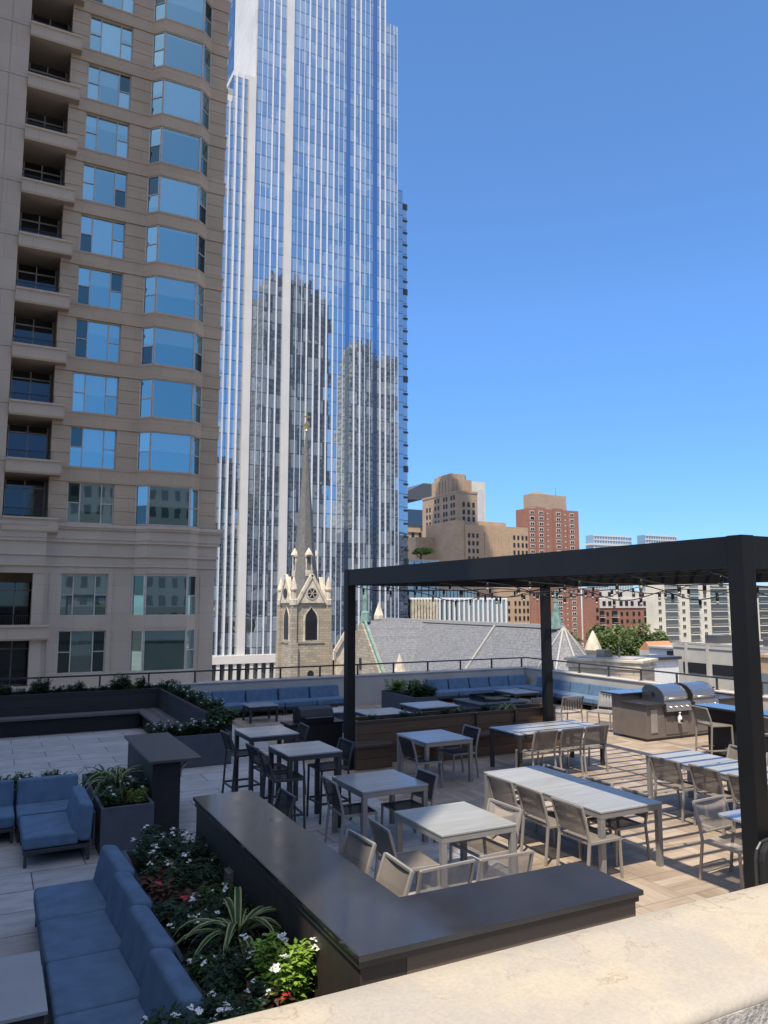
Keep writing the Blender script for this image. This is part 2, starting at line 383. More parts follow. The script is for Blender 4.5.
m_brick('base_stone', (.56, .465, .36), (.53, .44, .34), (.33, .3, .27), 1.9, 1.5, .006, .8, False, .3)
m_brick('church_stone', (.45, .39, .295), (.31, .27, .21), (.24, .21, .165), .9, .38, .03, .9)
m_brick('limestone_rough', (.60, .50, .36), (.48, .40, .29), (.36, .3, .22), 1.1, .42, .03, .9)
m_brick('tan_brick', (.43, .325, .23), (.38, .285, .20), (.34, .24, .16), 1.2, .5, .03)
m_brick('orange_brick', (.50, .36, .235), (.44, .31, .20), (.4, .28, .17), 1.2, .5, .03)
m_brick('red_brick', (.34, .165, .115), (.29, .135, .095), (.3, .17, .13), 1.0, .4, .03)
m_brick('cream_panel', (.66, .62, .50), (.63, .59, .47), (.55, .5, .4), 3.0, 3.0, .03)
m_brick('side_panel', (.66, .645, .60), (.61, .595, .555), (.47, .45, .42), 2.1, 3.3, .05, .5)

M('rib_grey', (.34, .33, .31), .8)
def m_slate():
    m, t, b = newmat('slate_roof'); v = coords(t)
    sep = N(t, 'SeparateXYZ'); t.links.new(v, sep.inputs[0])
    cm = N(t, 'CombineXYZ'); t.links.new(sep.outputs[1], cm.inputs[0]); t.links.new(math_(t, 'MULTIPLY', sep.outputs[2], 1.0), cm.inputs[1])
    br = N(t, 'TexBrick', Scale=1.0)
    for k, val in (('Color1', (.155, .16, .17, 1)), ('Color2', (.12, .125, .135, 1)), ('Mortar', (.08, .08, .09, 1)), ('Mortar Size', .02), ('Brick Width', .5), ('Row Height', .3)): br.inputs[k].default_value = val
    t.links.new(cm.outputs[0], br.inputs['Vector'])
    n = noise(t, v, 3.2, 9, .8)
    col = mixc(t, ramp(t, n, [(.47, (0, 0, 0)), (.62, (.75, .75, .75))]), br.outputs[0], (.26, .26, .255))
    t.links.new(col, b.inputs['Base Color']); b.inputs['Roughness'].default_value = .65; MATS['slate_roof'] = m
m_slate()
def m_facade(name, wall, win, bx, fz, wx=.5, wz=.5):
    """Punched-window facade for far blocks behind the camera (seen only as reflections)."""
    m, t, b = newmat(name); v = coords(t)
    sep = N(t, 'SeparateXYZ'); t.links.new(v, sep.inputs[0])
    fx = math_(t, 'FRACT', math_(t, 'DIVIDE', math_(t, 'ADD', sep.outputs[0], sep.outputs[1]), bx)); fz_ = math_(t, 'FRACT', math_(t, 'DIVIDE', sep.outputs[2], fz))
    k = math_(t, 'MULTIPLY', math_(t, 'LESS_THAN', fx, wx), math_(t, 'LESS_THAN', fz_, wz))
    n = noise(t, v, .3, 4)
    col = mixc(t, k, mixc(t, n, tuple(c * .8 for c in wall), wall), win)
    t.links.new(col, b.inputs['Base Color']); b.inputs['Roughness'].default_value = .7; MATS[name] = m
m_facade('reflect_dark', (.34, .335, .31), (.16, .165, .17), 4.5, 3.6, .8, .55)
m_facade('reflect_light', (.68, .66, .58), (.2, .21, .21), 4.0, 3.6, .7, .5)
m_facade('reflect_mid', (.46, .42, .36), (.06, .07, .08), 2.2, 3.2, .5, .55)
m_facade('host_facade', (.50, .47, .42), (.05, .06, .07), 2.4, 3.1, .55, .6)
M('city_ground', (.30, .265, .22), .9, 0, .25, .05)

# ------------------------------------------------------------------ mesh helpers
class MB:
    def __init__(s): s.v = []; s.f = []; s.m = []; s.cur = 0
    def mat(s, i): s.cur = i; return s
    def add(s, vs, fs):
        n = len(s.v); s.v += [tuple(p) for p in vs]
        for f in fs: s.f.append(tuple(i + n for i in f)); s.m.append(s.cur)
        return s
    def box(s, x0, x1, y0, y1, z0, z1):
        return s.add([(x0, y0, z0), (x1, y0, z0), (x1, y1, z0), (x0, y1, z0), (x0, y0, z1), (x1, y0, z1), (x1, y1, z1), (x0, y1, z1)],
                     [(3, 2, 1, 0), (4, 5, 6, 7), (0, 1, 5, 4), (1, 2, 6, 5), (2, 3, 7, 6), (3, 0, 4, 7)])
    def prism(s, poly, z0, z1):            # poly counter-clockwise in xy
        n = len(poly)
        vs = [(x, y, z0) for x, y in poly] + [(x, y, z1) for x, y in poly]
        fs = [tuple(range(n - 1, -1, -1)), tuple(range(n, 2 * n))] + [(i, (i + 1) % n, n + (i + 1) % n, n + i) for i in range(n)]
        return s.add(vs, fs)
    def extr(s, poly, axis, a0, a1):       # polygon in the plane across axis, swept a0..a1
        n = len(poly)
        def P(u, v, a): return (a, u, v) if axis == 'x' else (u, a, v)
        vs = [P(u, v, a0) for u, v in poly] + [P(u, v, a1) for u, v in poly]
        fs = [tuple(range(n)), tuple(range(2 * n - 1, n - 1, -1))] + [(i, n + i, n + (i + 1) % n, (i + 1) % n) for i in range(n)]
        return s.add(vs, fs)
    def bar(s, p, q, w_, h_=None, up=(0, 0, 1)):
        p = Vector(p); q = Vector(q); h_ = h_ or w_
        d = (q - p).normalized(); u = Vector(up)
        if abs(d.dot(u)) > .98: u = Vector((0, 1, 0))
        r = d.cross(u).normalized(); u = r.cross(d)
        vs = [c + r * (a * w_ / 2) + u * (b * h_ / 2) for c in (p, q) for a, b in ((-1, -1), (1, -1), (1, 1), (-1, 1))]
        return s.add(vs, [(0, 1, 2, 3), (7, 6, 5, 4), (0, 4, 5, 1), (1, 5, 6, 2), (2, 6, 7, 3), (3, 7, 4, 0)])
    def tube(s, p, q, r0, r1=None, n=8):
        p = Vector(p); q = Vector(q); r1 = r0 if r1 is None else r1
        d = (q - p).normalized(); u = Vector((0, 0, 1)) if abs(d.z) < .95 else Vector((0, 1, 0))
        a = d.cross(u).normalized(); b = d.cross(a)
        vs = [c + (a * math.cos(k * 2 * math.pi / n) + b * math.sin(k * 2 * math.pi / n)) * r for c, r in ((p, r0), (q, r1)) for k in range(n)]
        return s.add(vs, [tuple(range(n)), tuple(range(2 * n - 1, n - 1, -1))] + [(k, n + k, n + (k + 1) % n, (k + 1) % n) for k in range(n)])
    def lathe(s, c, prof, n=12, ph=0):
        x, y = c[0], c[1]; vs = []; fs = []
        for r, z in prof: vs += [(x + r * math.cos(ph + k * 2 * math.pi / n), y + r * math.sin(ph + k * 2 * math.pi / n), z) for k in range(n)]
        for i in range(len(prof) - 1):
            for k in range(n): fs.append((i * n + k, i * n + (k + 1) % n, (i + 1) * n + (k + 1) % n, (i + 1) * n + k))
        fs.append(tuple(range(n - 1, -1, -1))); fs.append(tuple(range((len(prof) - 1) * n, len(prof) * n)))
        return s.add(vs, fs)
    def build(s, name, mats, parent=None, world=False, bevel=0, seg=2, smooth=False, flip=False):
        me = bpy.data.meshes.new(name)
        off = Vector((0, 0, 0))
        if parent is not None and world: off = parent['_o']
        me.from_pydata([Vector(p) - Vector(off) for p in s.v], [], s.f)
        if isinstance(mats, str): mats = [mats]
        for k in mats: me.materials.append(MATS[k])
        me.polygons.foreach_set('material_index', s.m)
        if smooth: me.polygons.foreach_set('use_smooth', [True] * len(me.polygons))
        me.validate(); me.update()
        bm = bmesh.new(); bm.from_mesh(me)
        if not flip: bmesh.ops.recalc_face_normals(bm, faces=bm.faces)
        bm.to_mesh(me); bm.free()
        o = bpy.data.objects.new(name, me); C.objects.link(o)
        if parent is not None: o.parent = parent
        if bevel:
            b = o.modifiers.new('bevel', 'BEVEL'); b.width = bevel; b.segments = seg; b.limit_method = 'ANGLE'; b.harden_normals = False
        return o
OFF = {}
class Root:
    pass
def thing(name, label, cat, loc=(0, 0, 0), rz=0, group=None):
    o = bpy.data.objects.new(name, None); C.objects.link(o); o.location = loc; o.rotation_euler = (0, 0, rz)
    o.empty_display_size = .2; o['label'] = label; o['category'] = cat
    if group: o['group'] = group
    return o
def W(mb, name, mats, parent, bevel=0, smooth=False, **k):      # build from world coordinates under an unrotated thing
    L = Vector(parent.location)
    p = parent.parent
    while p is not None: L = L + Vector(p.location); p = p.parent
    mb.v = [tuple(Vector(q) - L) for q in mb.v]
    return mb.build(name, mats, parent, bevel=bevel, smooth=smooth, **k)
def tag(o, label, cat, group=None):
    o['label'] = label; o['category'] = cat
    if group: o['group'] = group
    return o
def rebase(o, base):                                             # move a mesh thing's origin to its base
    b = Vector(base); o.data.transform(Matrix.Translation(-b)); o.location = b; return o
def structure(o): o['kind'] = 'structure'; return o
def dup(root, loc, rz, label, group=None):
    r = root.copy(); C.objects.link(r); r.location = loc; r.rotation_euler = (0, 0, rz); r['label'] = label
    if group: r['group'] = group
    for ch in root.children:
        c = ch.copy(); C.objects.link(c); c.parent = r
        for g in ch.children:
            d = g.copy(); C.objects.link(d); d.parent = c
    return r
def link_copy(o, parent, loc):
    c = o.copy(); C.objects.link(c); c.parent = parent; c.location = loc
    for g in o.children:
        d = g.copy(); C.objects.link(d); d.parent = c
    return c

# ================================================================== SETTING
GZ = -20.0
g = MB().add([(-1500, -1500, GZ), (1500, -1500, GZ), (1500, 1800, GZ), (-1500, 1800, GZ)], [(0, 1, 2, 3)])
structure(g.build('street_ground', 'city_ground'))
fl = MB().box(5.702, 16.5, .99, 21.5, -.3, 0.0)
structure(fl.build('terrace_deck', 'deck_tile'))
fl2 = MB().box(-4.0, 5.70, .99, 21.5, -.3, 0.0)
structure(fl2.build('terrace_paving', 'paver_grey'))
structure(MB().box(-4, 12, -6, .66, 1.2, 1.55).build('upper_floor', 'concrete'))
b_ = MB().box(-3.98, 16.9, 1.0, 21.9, GZ, -.305)
tag(b_.build('podium_building', 'base_stone'), 'podium block carrying the roof terrace', 'building')

# near stucco parapet in front of the camera
pw = thing('parapet_wall', 'sunlit cream stucco wall across the bottom of the picture', 'wall', (2, .84, 0))
W(MB().box(-3.9, 12, .7175, .955, 0, 2.63), 'wall', 'stucco_rough', pw)
# cap with a rounded nose and hand-trowelled waviness
cap = MB(); NX, prof = 140, [(.719, 2.628), (.7165, 2.634), (.718, 2.641), (.726, 2.648), (.742, 2.6515), (.77, 2.652), (.84, 2.652), (.92, 2.652), (.962, 2.649), (.980, 2.636), (.986, 2.61), (.985, 2.50)]
rw = random.Random(3)
ph = [rw.uniform(0, 6) for _ in range(6)]
for i in range(NX + 1):
    x = -3.9 + 15.9 * i / NX
    dy = .004 * math.sin(x * 2.1 + ph[0]) + .003 * math.sin(x * 5.3 + ph[1]); dz = .002 * math.sin(x * 3.7 + ph[2])
    cap.v += [(x, y + dy * (1 if y > .8 else .8), z + dz) for y, z in prof]
n_ = len(prof)
for i in range(NX):
    for k in range(n_ - 1):
        a = i * n_ + k; cap.f.append((a, a + 1, a + 1 + n_, a + n_)); cap.m.append(0)
W(cap, 'cap', 'stucco_cap', pw, smooth=True)

# perimeter walls and their railings
bw = thing('back_parapet', 'low pale stucco wall along the far side of the terrace', 'wall', (7, 21.65, 0))
W(MB().box(-3.98, 16.9, 21.5, 21.88, 0, .86), 'wall', 'stucco_wall', bw)
W(MB().box(-3.98, 16.93, 21.47, 21.91, .86, .90), 'coping', 'stucco_wall', bw, .008)
sw = thing('side_parapet', 'low sunlit stucco wall on the right behind the grills', 'wall', (16.7, 10, 0))
W(MB().box(16.5, 16.88, 1.0, 21.498, 0, .86), 'wall', 'stucco_wall', sw)
W(MB().box(16.47, 16.91, 1.0, 21.468, .86, .90), 'coping', 'stucco_wall', sw, .008)
rl = thing('railing', 'dark metal railing on top of the far wall', 'railing', (7, 21.7, .9))
W(MB().box(-3.9, 16.72, 21.675, 21.725, 1.185, 1.225), 'top_rail', 'bronze_metal', rl)
for i in range(17):
    x = 1.43 - 1.25 * 4 + 1.255 * i
    if x < 16.75: W(MB().box(x - .022, x + .022, 21.68, 21.72, .901, 1.184).box(x - .05, x + .05, 21.65, 21.75, .901, .913), 'post', 'bronze_metal', rl)
rl2 = thing('railing', 'dark metal railing on the right hand wall beyond the grills', 'railing', (16.7, 12, .9))
W(MB().box(16.675, 16.725, 2, 21.67, 1.185, 1.225), 'top_rail', 'bronze_metal', rl2)
for i in range(15):
    y = 20.27 - 1.29 * i
    W(MB().box(16.68, 16.72, y - .022, y + .022, .901, 1.184).box(16.65, 16.75, y - .05, y + .05, .901, .913), 'post', 'bronze_metal', rl2)

# tall block whose shadow covers the left of the terrace (beside the camera, out of frame)
hb = thing('apartment_tower', 'tall beige tower rising just left of the terrace', 'building', (-24, 6, GZ))
W(MB().box(-44, -4.0, -.55, 12, GZ, 152), 'wall', 'host_facade', hb)
W(MB().box(-44.3, -3.9, -.75, 12.2, 152, 153.5), 'parapet', 'cream_stone', hb)

# blocks behind the camera that the glass mirrors
def mirror_block(name, label, x0, x1, y0, y1, z1, m, crown=None):
    t_ = thing(name, label, 'building', ((x0 + x1) / 2, y0, GZ))
    W(MB().box(x0, x1, y0, y1, GZ, z1), 'wall', m, t_)
    if crown:
        a, bb, h_ = crown; W(MB().box(a, bb, y0 + 3, y1 - 3, z1, z1 + h_), 'penthouse', m, t_)
mirror_block('high_rise', 'dark grey high-rise mirrored in the middle of the glass tower', 122, 160, -95, -60, 172, 'reflect_dark', (128, 150, 10))
mirror_block('high_rise', 'pale high-rise mirrored at the right of the glass tower', 183, 216, -100, -80, 150, 'reflect_light', (186, 200, 8))
mirror_block('office_block', 'dark block mirrored low at the left of the glass tower', 96, 114, -95, -75, 78, 'reflect_dark')
mirror_block('office_block', 'broad block mirrored along the foot of the glass tower', 88, 240, -60, -40, 40, 'reflect_mid', (110, 150, 7))
mirror_block('hotel_block', 'beige block mirrored in the lower bay windows', 6, 40, -75, -55, 24, 'reflect_mid')

# ================================================================== BROWN APARTMENT BUILDING
FY = 44.0
bb = thing('apartment_building', 'brown stone apartment high-rise with balconies and bay windows at left', 'building', (5, FY, GZ))
sill0, ST, WH = 7.35, 3.06, 2.25
NF = 14
def bayp(y, d=0.0):       # outline of the facade with the projecting bay
    return [(2.5, y - d), (6.97, y - d), (7.56, y - .6 - d), (9.88, y - .6 - d), (10.5, y - d), (11.53 + d, y - d), (11.53 + d, y + 1.2), (2.5, y + 1.2)]
wall = MB()
wall.box(-9, 2.6, FY + 1.95, FY + 15, GZ, sill0 + ST * NF + 1.5); wall.box(2.5, 11.40, FY + .95, FY + 15, GZ, sill0 + ST * NF + 1.5)                     # body behind the openings
wall.box(10.4, 11.53, FY + .9, FY + 15.2, GZ, sill0 + ST * NF + 1.5)
zt = sill0 + ST * NF
rects = []
for k in range(NF):
    zs = sill0 + ST * k; zh = zs + WH
    sp = [(x, y) for x, y in bayp(FY)]
    wall.prism(bayp(FY, .05), zh, zh + (ST - WH) - .004)
    wall.prism(bayp(FY, .08), zh + (ST - WH) - .1, zh + (ST - WH))
    for x0, x1, yb in ((2.5, 3.42, FY), (5.83, 6.97, FY), (10.5, 11.53, FY)):
        for j in range(3):
            a = zs + WH * j / 3; c = zs + WH * (j + 1) / 3 - .035
            wall.box(x0, x1, yb, yb + .9, a, c)
            wall.box(x0, x1 - .035, yb + .035, yb + .9, c, c + .035)
pil = MB()
# left pilaster and further bays
for k in range(-9, NF):
    zs = sill0 + ST * k
    pil.box(-1.35, .33, FY - .35, FY + 1.95, zs, zs + ST - .03); pil.box(-1.33, .31, FY - .32, FY + 1.95, zs + ST - .03, zs + ST)
    pil.box(-1.36, -.60, FY - .37, FY - .352, zs, zs + ST - .03); pil.box(-.56, .34, FY - .37, FY - .352, zs, zs + ST - .03)
    wall.box(-9, -1.36, FY, FY + .9, zs + WH, zs + ST); wall.box(-4.9, -3.9, FY, FY + .9, zs, zs + WH); wall.box(-9, -7.6, FY, FY + .9, zs, zs + WH)
wall.prism(bayp(FY, .12), zt, zt + 1.4)
W(wall, 'wall', 'brown_stone', bb)
m_brick('pale_stone', (.55, .445, .335), (.52, .42, .32), (.3, .26, .22), 1.9, 1.53, .006, .8, False, .3)
W(pil, 'pilaster', 'pale_stone', bb)
# pale base with cornice
base = MB()
zc = [(5.0, 5.16, .10), (5.16, 5.55, .06), (5.55, 5.72, .16), (5.72, 6.28, .10), (6.28, 6.46, .22), (6.46, 6.98, .26), (6.98, 7.10, .36), (7.10, 7.30, .42)]
for a, c, d in zc:
    base.prism(bayp(FY, d), a, c - .003)
    base.box(-9, 2.495, FY - .35 - d * .7, FY + .9, a, c - .003)
base.prism(bayp(FY, .02), 4.62, 4.997); base.prism(bayp(FY, .02), 1.59, 2.36)
base.prism(bayp(FY, .02), GZ, -.66)
for a, c in ((2.36, 4.62), (-.66, 1.59)):
    for x0, x1 in ((2.5, 3.30), (5.70, 7.0), (10.45, 11.53)):
        base.box(x0, x1, FY - .02, FY + .9, a, c - .002)
        base.box(x0 + .25, x0 + .29, FY - .05, FY, a, c)
for a in (4.66, 1.72):
    for x0, x1 in ((3.5, 4.05), (4.15, 5.0), (5.1, 5.65)):
        base.box(x0, x1, FY - .035, FY, a, a + .3)
    for x0, x1 in ((7.62, 9.82),): base.box(x0, x1, FY - .65, FY - .6, a + .02, a + .32)
base.box(-9, 2.49, FY - .30, FY + .9, 4.62, 4.997); base.box(-9, 2.49, FY - .30, FY + .9, 1.2, 1.9); base.box(-9, 2.49, FY - .3, FY + .9, GZ, -1.5)
base.box(1.95, 2.49, FY - .26, FY + .9, -1.5, 4.62)
base.box(-1.35, .2, FY - .34, FY + .9, -1.5, 4.62)
W(base, 'base', 'base_stone', bb)
# windows (three lights) and bay windows: one mesh each, shared by the copies
def three_light(w_, h_, name='window'):
    f = MB()
    t_ = .06
    f.box(-w_ / 2, w_ / 2, 0, .10, 0, t_).box(-w_ / 2, w_ / 2, 0, .10, h_ - t_, h_)
    for x in (-w_ / 2 + t_ / 2, -w_ * .23, w_ * .23, w_ / 2 - t_ / 2): f.box(x - t_ / 2, x + t_ / 2, -.01, .1, t_, h_ - t_)
    for a, c in ((-w_ / 2 + t_, -w_ * .23 - .03), (w_ * .23 + .03, w_ / 2 - t_)): f.box(a, c, .0, .1, h_ * .49, h_ * .49 + .05)
    p = MB()
    p.box(-w_ * .23 + .03, w_ * .23 - .03, .06, .09, t_, h_ - t_)
    for a, c in ((-w_ / 2 + t_, -w_ * .23 - .03), (w_ * .23 + .03, w_ / 2 - t_)):
        p.box(a, c, .05, .09, t_, h_ * .49); p.box(a, c, .055, .09, h_ * .49 + .05, h_ - t_)
    return f, p
def add_window(par, fm, pm, loc, fmat, gmat, fo=None):
    f = fm.build('window', fmat, par); f.location = Vector(loc) - Vector(par.location)
    pm.build('pane', gmat, f); return f
MATS['win_frame'] = M('win_frame', (.50, .45, .38), .5)
wf, wp = three_light(2.40, WH)
w0 = add_window(bb, wf, wp, (4.625, FY + .14, sill0), 'win_frame', 'window_pane')
for k in list(range(1, NF)): link_copy(w0, bb, Vector((4.625, FY + .14, sill0 + ST * k)) - Vector(bb.location))
for z in (2.36, -.66): link_copy(w0, bb, Vector((4.50, FY + .14, z)) - Vector(bb.location))
for k in range(-2, NF):
    for x in (-2.6, -6.2): link_copy(w0, bb, Vector((x, FY + .14, sill0 + ST * k)) - Vector(bb.location))
def facet(mb, pb, p, q, h_, split):
    """a glazed facet between plan points p and q"""
    p = Vector((*p, 0)); q = Vector((*q, 0)); d = (q - p); L = d.length; d.normalize(); nrm = Vector((d.y, -d.x, 0))
    def B(m_, u0, u1, z0, z1, n0, n1):
        vs = []
        for z in (z0, z1):
            for u, n in ((u0, n0), (u1, n0), (u1, n1), (u0, n1)): vs.append(p + d * u + nrm * n + Vector((0, 0, z)))
        m_.add(vs, [(3, 2, 1, 0), (4, 5, 6, 7), (0, 1, 5, 4), (1, 2, 6, 5), (2, 3, 7, 6), (3, 0, 4, 7)])
    B(mb, 0, L, 0, .06, -.08, .02); B(mb, 0, L, h_ - .06, h_, -.08, .02); B(mb, 0, .06, .06, h_ - .06, -.08, .03); B(mb, L - .06, L, .06, h_ - .06, -.08, .03)
    if split:
        B(mb, .06, L - .06, h_ * .48, h_ * .48 + .05, -.08, .01)
        B(pb, .06, L - .06, .06, h_ * .48, -.06, -.03); B(pb, .06, L - .06, h_ * .48 + .05, h_ - .06, -.06, -.03)
    else: B(pb, .06, L - .06, .06, h_ - .06, -.06, -.03)
f = MB(); p = MB()
facet(f, p, (6.99, FY + .02), (7.57, FY - .57), WH, True); facet(f, p, (7.57, FY - .57), (9.87, FY - .57), WH, False); facet(f, p, (9.87, FY - .57), (10.48, FY + .02), WH, True)
f.v = [(a - 8.7, c - FY, z) for a, c, z in f.v]; p.v = [(a - 8.7, c - FY, z) for a, c, z in p.v]
bw0 = f.build('bay_window', 'win_frame', bb); bw0.location = Vector((8.7, FY, sill0)) - Vector(bb.location); p.build('pane', 'bay_pane', bw0)
for z in [sill0 + ST * k for k in range(1, NF)] + [2.36, -.66]: link_copy(bw0, bb, Vector((8.7, FY, z)) - Vector(bb.location))
# balconies
bal = MB()
bal.extr([(-.55, 0), (-.62, .10), (-.62, .66), (-.70, .68), (-.70, .78), (-.5, .80), (-.5, .72), (1.9, .72), (1.9, .0)], 'x', -1.05, 1.15)
bal.extr([(-.55, 0), (-.62, .10), (-.62, .66), (-.70, .68), (-.70, .78), (.0, .80), (.0, 0)], 'x', 1.15, 1.62)
for q in range(1):
    b0 = bal.build('balcony', 'pale_stone', bb); b0.location = Vector((1.4, FY, sill0 - .62 + ST)) - Vector(bb.location)
    r_ = MB().box(-1.05, 1.12, -.1, -.06, 1.25, 1.29)
    for i in range(23): r_.box(-1.03 + i * .096, -1.01 + i * .096, -.09, -.07, .72, 1.25)
    r_.build('railing', 'black_metal', b0)
    d_ = MB().box(-1.0, 1.0, 1.80, 1.88, .75, 3.0); d_.build('balcony_door', 'door_glass', b0)
    df_ = MB()
    for x in (-1.0, -.05, .95): df_.box(x, x + .06, 1.74, 1.80, .75, 3.0)
    df_.box(-1, 1, 1.74, 1.8, 2.55, 2.62); df_.build('door_frame', 'win_frame', b0)
for k in range(0, NF - 1):
    if k != 0: link_copy(b0, bb, Vector((1.4, FY, sill0 - .62 + ST * (k + 1))) - Vector(bb.location))
link_copy(b0, bb, Vector((1.4, FY - .0, sill0 - .62)) - Vector(bb.location))
for zz in (1.15, -1.95): link_copy(b0, bb, Vector((1.2, FY + .05, zz)) - Vector(bb.location))

# ================================================================== GLASS TOWER
TY = 160.0
gt = thing('glass_skyscraper', 'soaring blue glass skyscraper with white vertical fins', 'skyscraper', (65, TY, GZ))
W(MB().box(49.0, 82.6, TY, TY + 30, -8.2, 298), 'glass_wall', 'curtain_glass', gt)
W(MB().box(82.6, 86.2, TY + .02, TY + 28, -8.2, 151), 'glass_wing', 'curtain_glass', gt)
W(MB().box(86.2, 89.7, TY + 4, TY + 28, -8.2, 109).box(89.7, 91.45, TY + 5, TY + 28, -8.2, 105.5), 'rear_wing', 'curtain_glass', gt)
W(MB().box(43.6, 48.95, TY + .6, TY + 28, -8.2, 123.5).box(30, 43.6, TY + .8, TY + 28, -8.2, 117), 'left_wing', 'curtain_glass', gt)
sidew = MB().box(48.75, 48.99, TY + .3, TY + 19.5, 118, 298)
W(sidew, 'side_wall', 'side_panel', gt)
W(MB().box(43.5, 48.7, TY + .5, TY + 27, 123.5, 124.7).box(30, 43.5, TY + .7, TY + 27, 117, 118.5).box(36, 43.45, TY + 6, TY + 16, 118.5, 124), 'roof_parapet', 'wall_panel', gt)
for x, z1 in ((44.26, 124.5), (45.82, 124.5), (52.89, 298), (54.58, 298), (62.0, 298), (63.7, 298), (65.31, 298), (66.94, 298), (68.55, 298), (74.1, 298), (75.66, 298), (81.08, 298), (82.55, 298)):
    W(MB().box(x - .14, x + .14, TY - .25, TY + .58 if x < 49 else TY + .001, -8.2, z1), 'fin', 'fin_white', gt)
for x, z1 in ((42.84, 117), (50.26, 298), (51.57, 298), (59.42, 298), (60.74, 298), (69.86, 298), (71.16, 298), (76.97, 298), (78.28, 298), (84.06, 151), (85.11, 151), (86.05, 151)):
    W(MB().box(x - .065, x + .065, TY - .08, TY + .78 if x < 49 else TY + .019, -8.2, z1), 'mullion', 'mullion_blue', gt)
W(MB().box(47.1, 48.75, TY - .5, TY + .6, -8.2, 123.7), 'column', 'wall_panel', gt)
W(MB().box(56.04, 57.8, TY - .6, TY, -8.2, 298), 'column', 'wall_panel', gt)
rec = MB()
for x0, x1 in ((71.85, 72.9), (79.17, 80.3)): rec.box(x0, x1, TY - .03, TY, -8.2, 298)
W(rec, 'recess_glass', 'recess_glass', gt)
lv = MB()
for k in range(34):
    z = 104.5 - 3.3 * k
    lv.box(89.75, 91.6, TY + 4.85, TY + 4.99, z, z + (.5 if k % 7 else 1.6))
W(lv, 'louver_band', 'bronze_metal', gt)
pod = MB().box(30, 90, TY - 1.2, TY + 28, -9.9, -8.2)
for i in range(34):
    x = 30 + i * 1.8; pod.box(x, x + .7, TY - 1.0, TY - .2, GZ, -9.9)
W(pod, 'plinth', 'wall_panel', gt)
W(MB().box(30, 90, TY, TY + 27, GZ, -9.9), 'ground_floor', 'dark_glass', gt)

# ================================================================== CATHEDRAL
ch = thing('cathedral', 'pale stone church with grey spire and long slate roof', 'church', (43, 110, GZ))
TX0, TX1, CY0, CY1 = 40.35, 45.95, 108.0, 113.6
tw = MB(); tw.box(TX0, TX1, CY0, CY1, GZ, 3.0)
for z in (-9.6, -3.1, 2.7): tw.box(TX0 - .12, TX1 + .12, CY0 - .12, CY1 + .12, z, z + .35)
for x, y in ((TX0, CY0), (TX1, CY0), (TX0, CY1)):
    tw.box(x - .55, x + .55, y - .55, y + .55, GZ, -3.0); tw.box(x - .4, x + .4, y - .4, y + .4, -3.0, 3.4)
cx, cy = (TX0 + TX1) / 2, (CY0 + CY1) / 2
tower = W(tw, 'tower', 'church_stone', ch)
gab = MB()
gp = [(-2.3, 2.9), (0, 6.9), (2.3, 2.9)]
gab.extr([(cx + u, z) for u, z in gp], 'y', CY0 - .28, CY0 + .5); gab.extr([(cx + u, z) for u, z in gp], 'y', CY1 - .5, CY1 + .28)
gab.extr([(cy + u, z) for u, z in gp], 'x', TX0 - .28, TX0 + .5); gab.extr([(cy + u, z) for u, z in gp], 'x', TX1 - .5, TX1 + .28)
for s in (-1, 1):
    gab.bar((cx + s * 2.5, CY0 - .22, 2.75), (cx, CY0 - .22, 7.15), .45, .4, (0, 1, 0)); gab.bar((TX0 - .22, cy + s * 2.5, 2.75), (TX0 - .22, cy, 7.15), .45, .4, (1, 0, 0))
W(gab, 'gable', 'cream_stone', ch)
for x, y in ((TX0, CY0), (TX1, CY0), (TX0, CY1), (TX1, CY1)):
    q = MB(); q.lathe((x, y), [(.58, 2.6), (.6, 3.4), (.44, 3.5), (.44, 4.7), (.58, 4.8), (.6, 5.0), (.05, 6.9)], 8, .39)
    W(q, 'pinnacle', 'cream_stone', ch)
M('spire_slate', (.125, .122, .112), .7, 0, .2, 2.2, .3, 12)
spr = MB(); spr.lathe((cx, cy), [(2.7, 3.0), (2.05, 6.5), (1.6, 10.0), (1.2, 15.0), (.62, 23.0), (.09, 30.2)], 8, .39)
spire = W(spr, 'spire', 'spire_slate', ch)
cr = MB(); cr.lathe((cx, cy), [(.14, 29.6), (.26, 29.9), (.12, 30.2), (.07, 30.7)], 8); cr.box(cx - .07, cx + .07, cy - .07, cy + .07, 30.6, 33.2); cr.box(cx - .6, cx + .6, cy - .06, cy + .06, 32.1, 32.3)
for a in range(4): cr.lathe((cx + .4 * math.cos(a * 1.57), cy + .4 * math.sin(a * 1.57)), [(.08, 30.2), (.12, 31.0), (.02, 31.4)], 6)
W(cr, 'finial', 'gold', spire)
for ang in range(4):
    a = ang * math.pi / 2 - math.pi / 2
    dx, dy = math.cos(a), math.sin(a); ox, oy = cx + dx * 1.65, cy + dy * 1.65
    lu = MB(); tx, ty = -dy, dx
    for s in (-1, 1): lu.bar((ox + tx * .42 * s, oy + ty * .42 * s, 7.0), (ox + tx * .42 * s, oy + ty * .42 * s, 10.0), .2, .2)
    lu.bar((ox - tx * .6, oy - ty * .6, 7.4), (ox + tx * .6, oy + ty * .6, 7.4), .5, .9); lu.bar((ox - tx * .6, oy - ty * .6, 10.1), (ox + tx * .6, oy + ty * .6, 10.1), .5, .3)
    lu.lathe((ox, oy), [(.68, 10.2), (.5, 10.6), (.05, 11.3)], 6); lu.bar((ox - dx * .6, oy - dy * .6, 7.9), (ox - dx * 1.0, oy - dy * 1.0, 10.0), .7, .4)
    W(lu, 'dormer', 'cream_stone', spire)
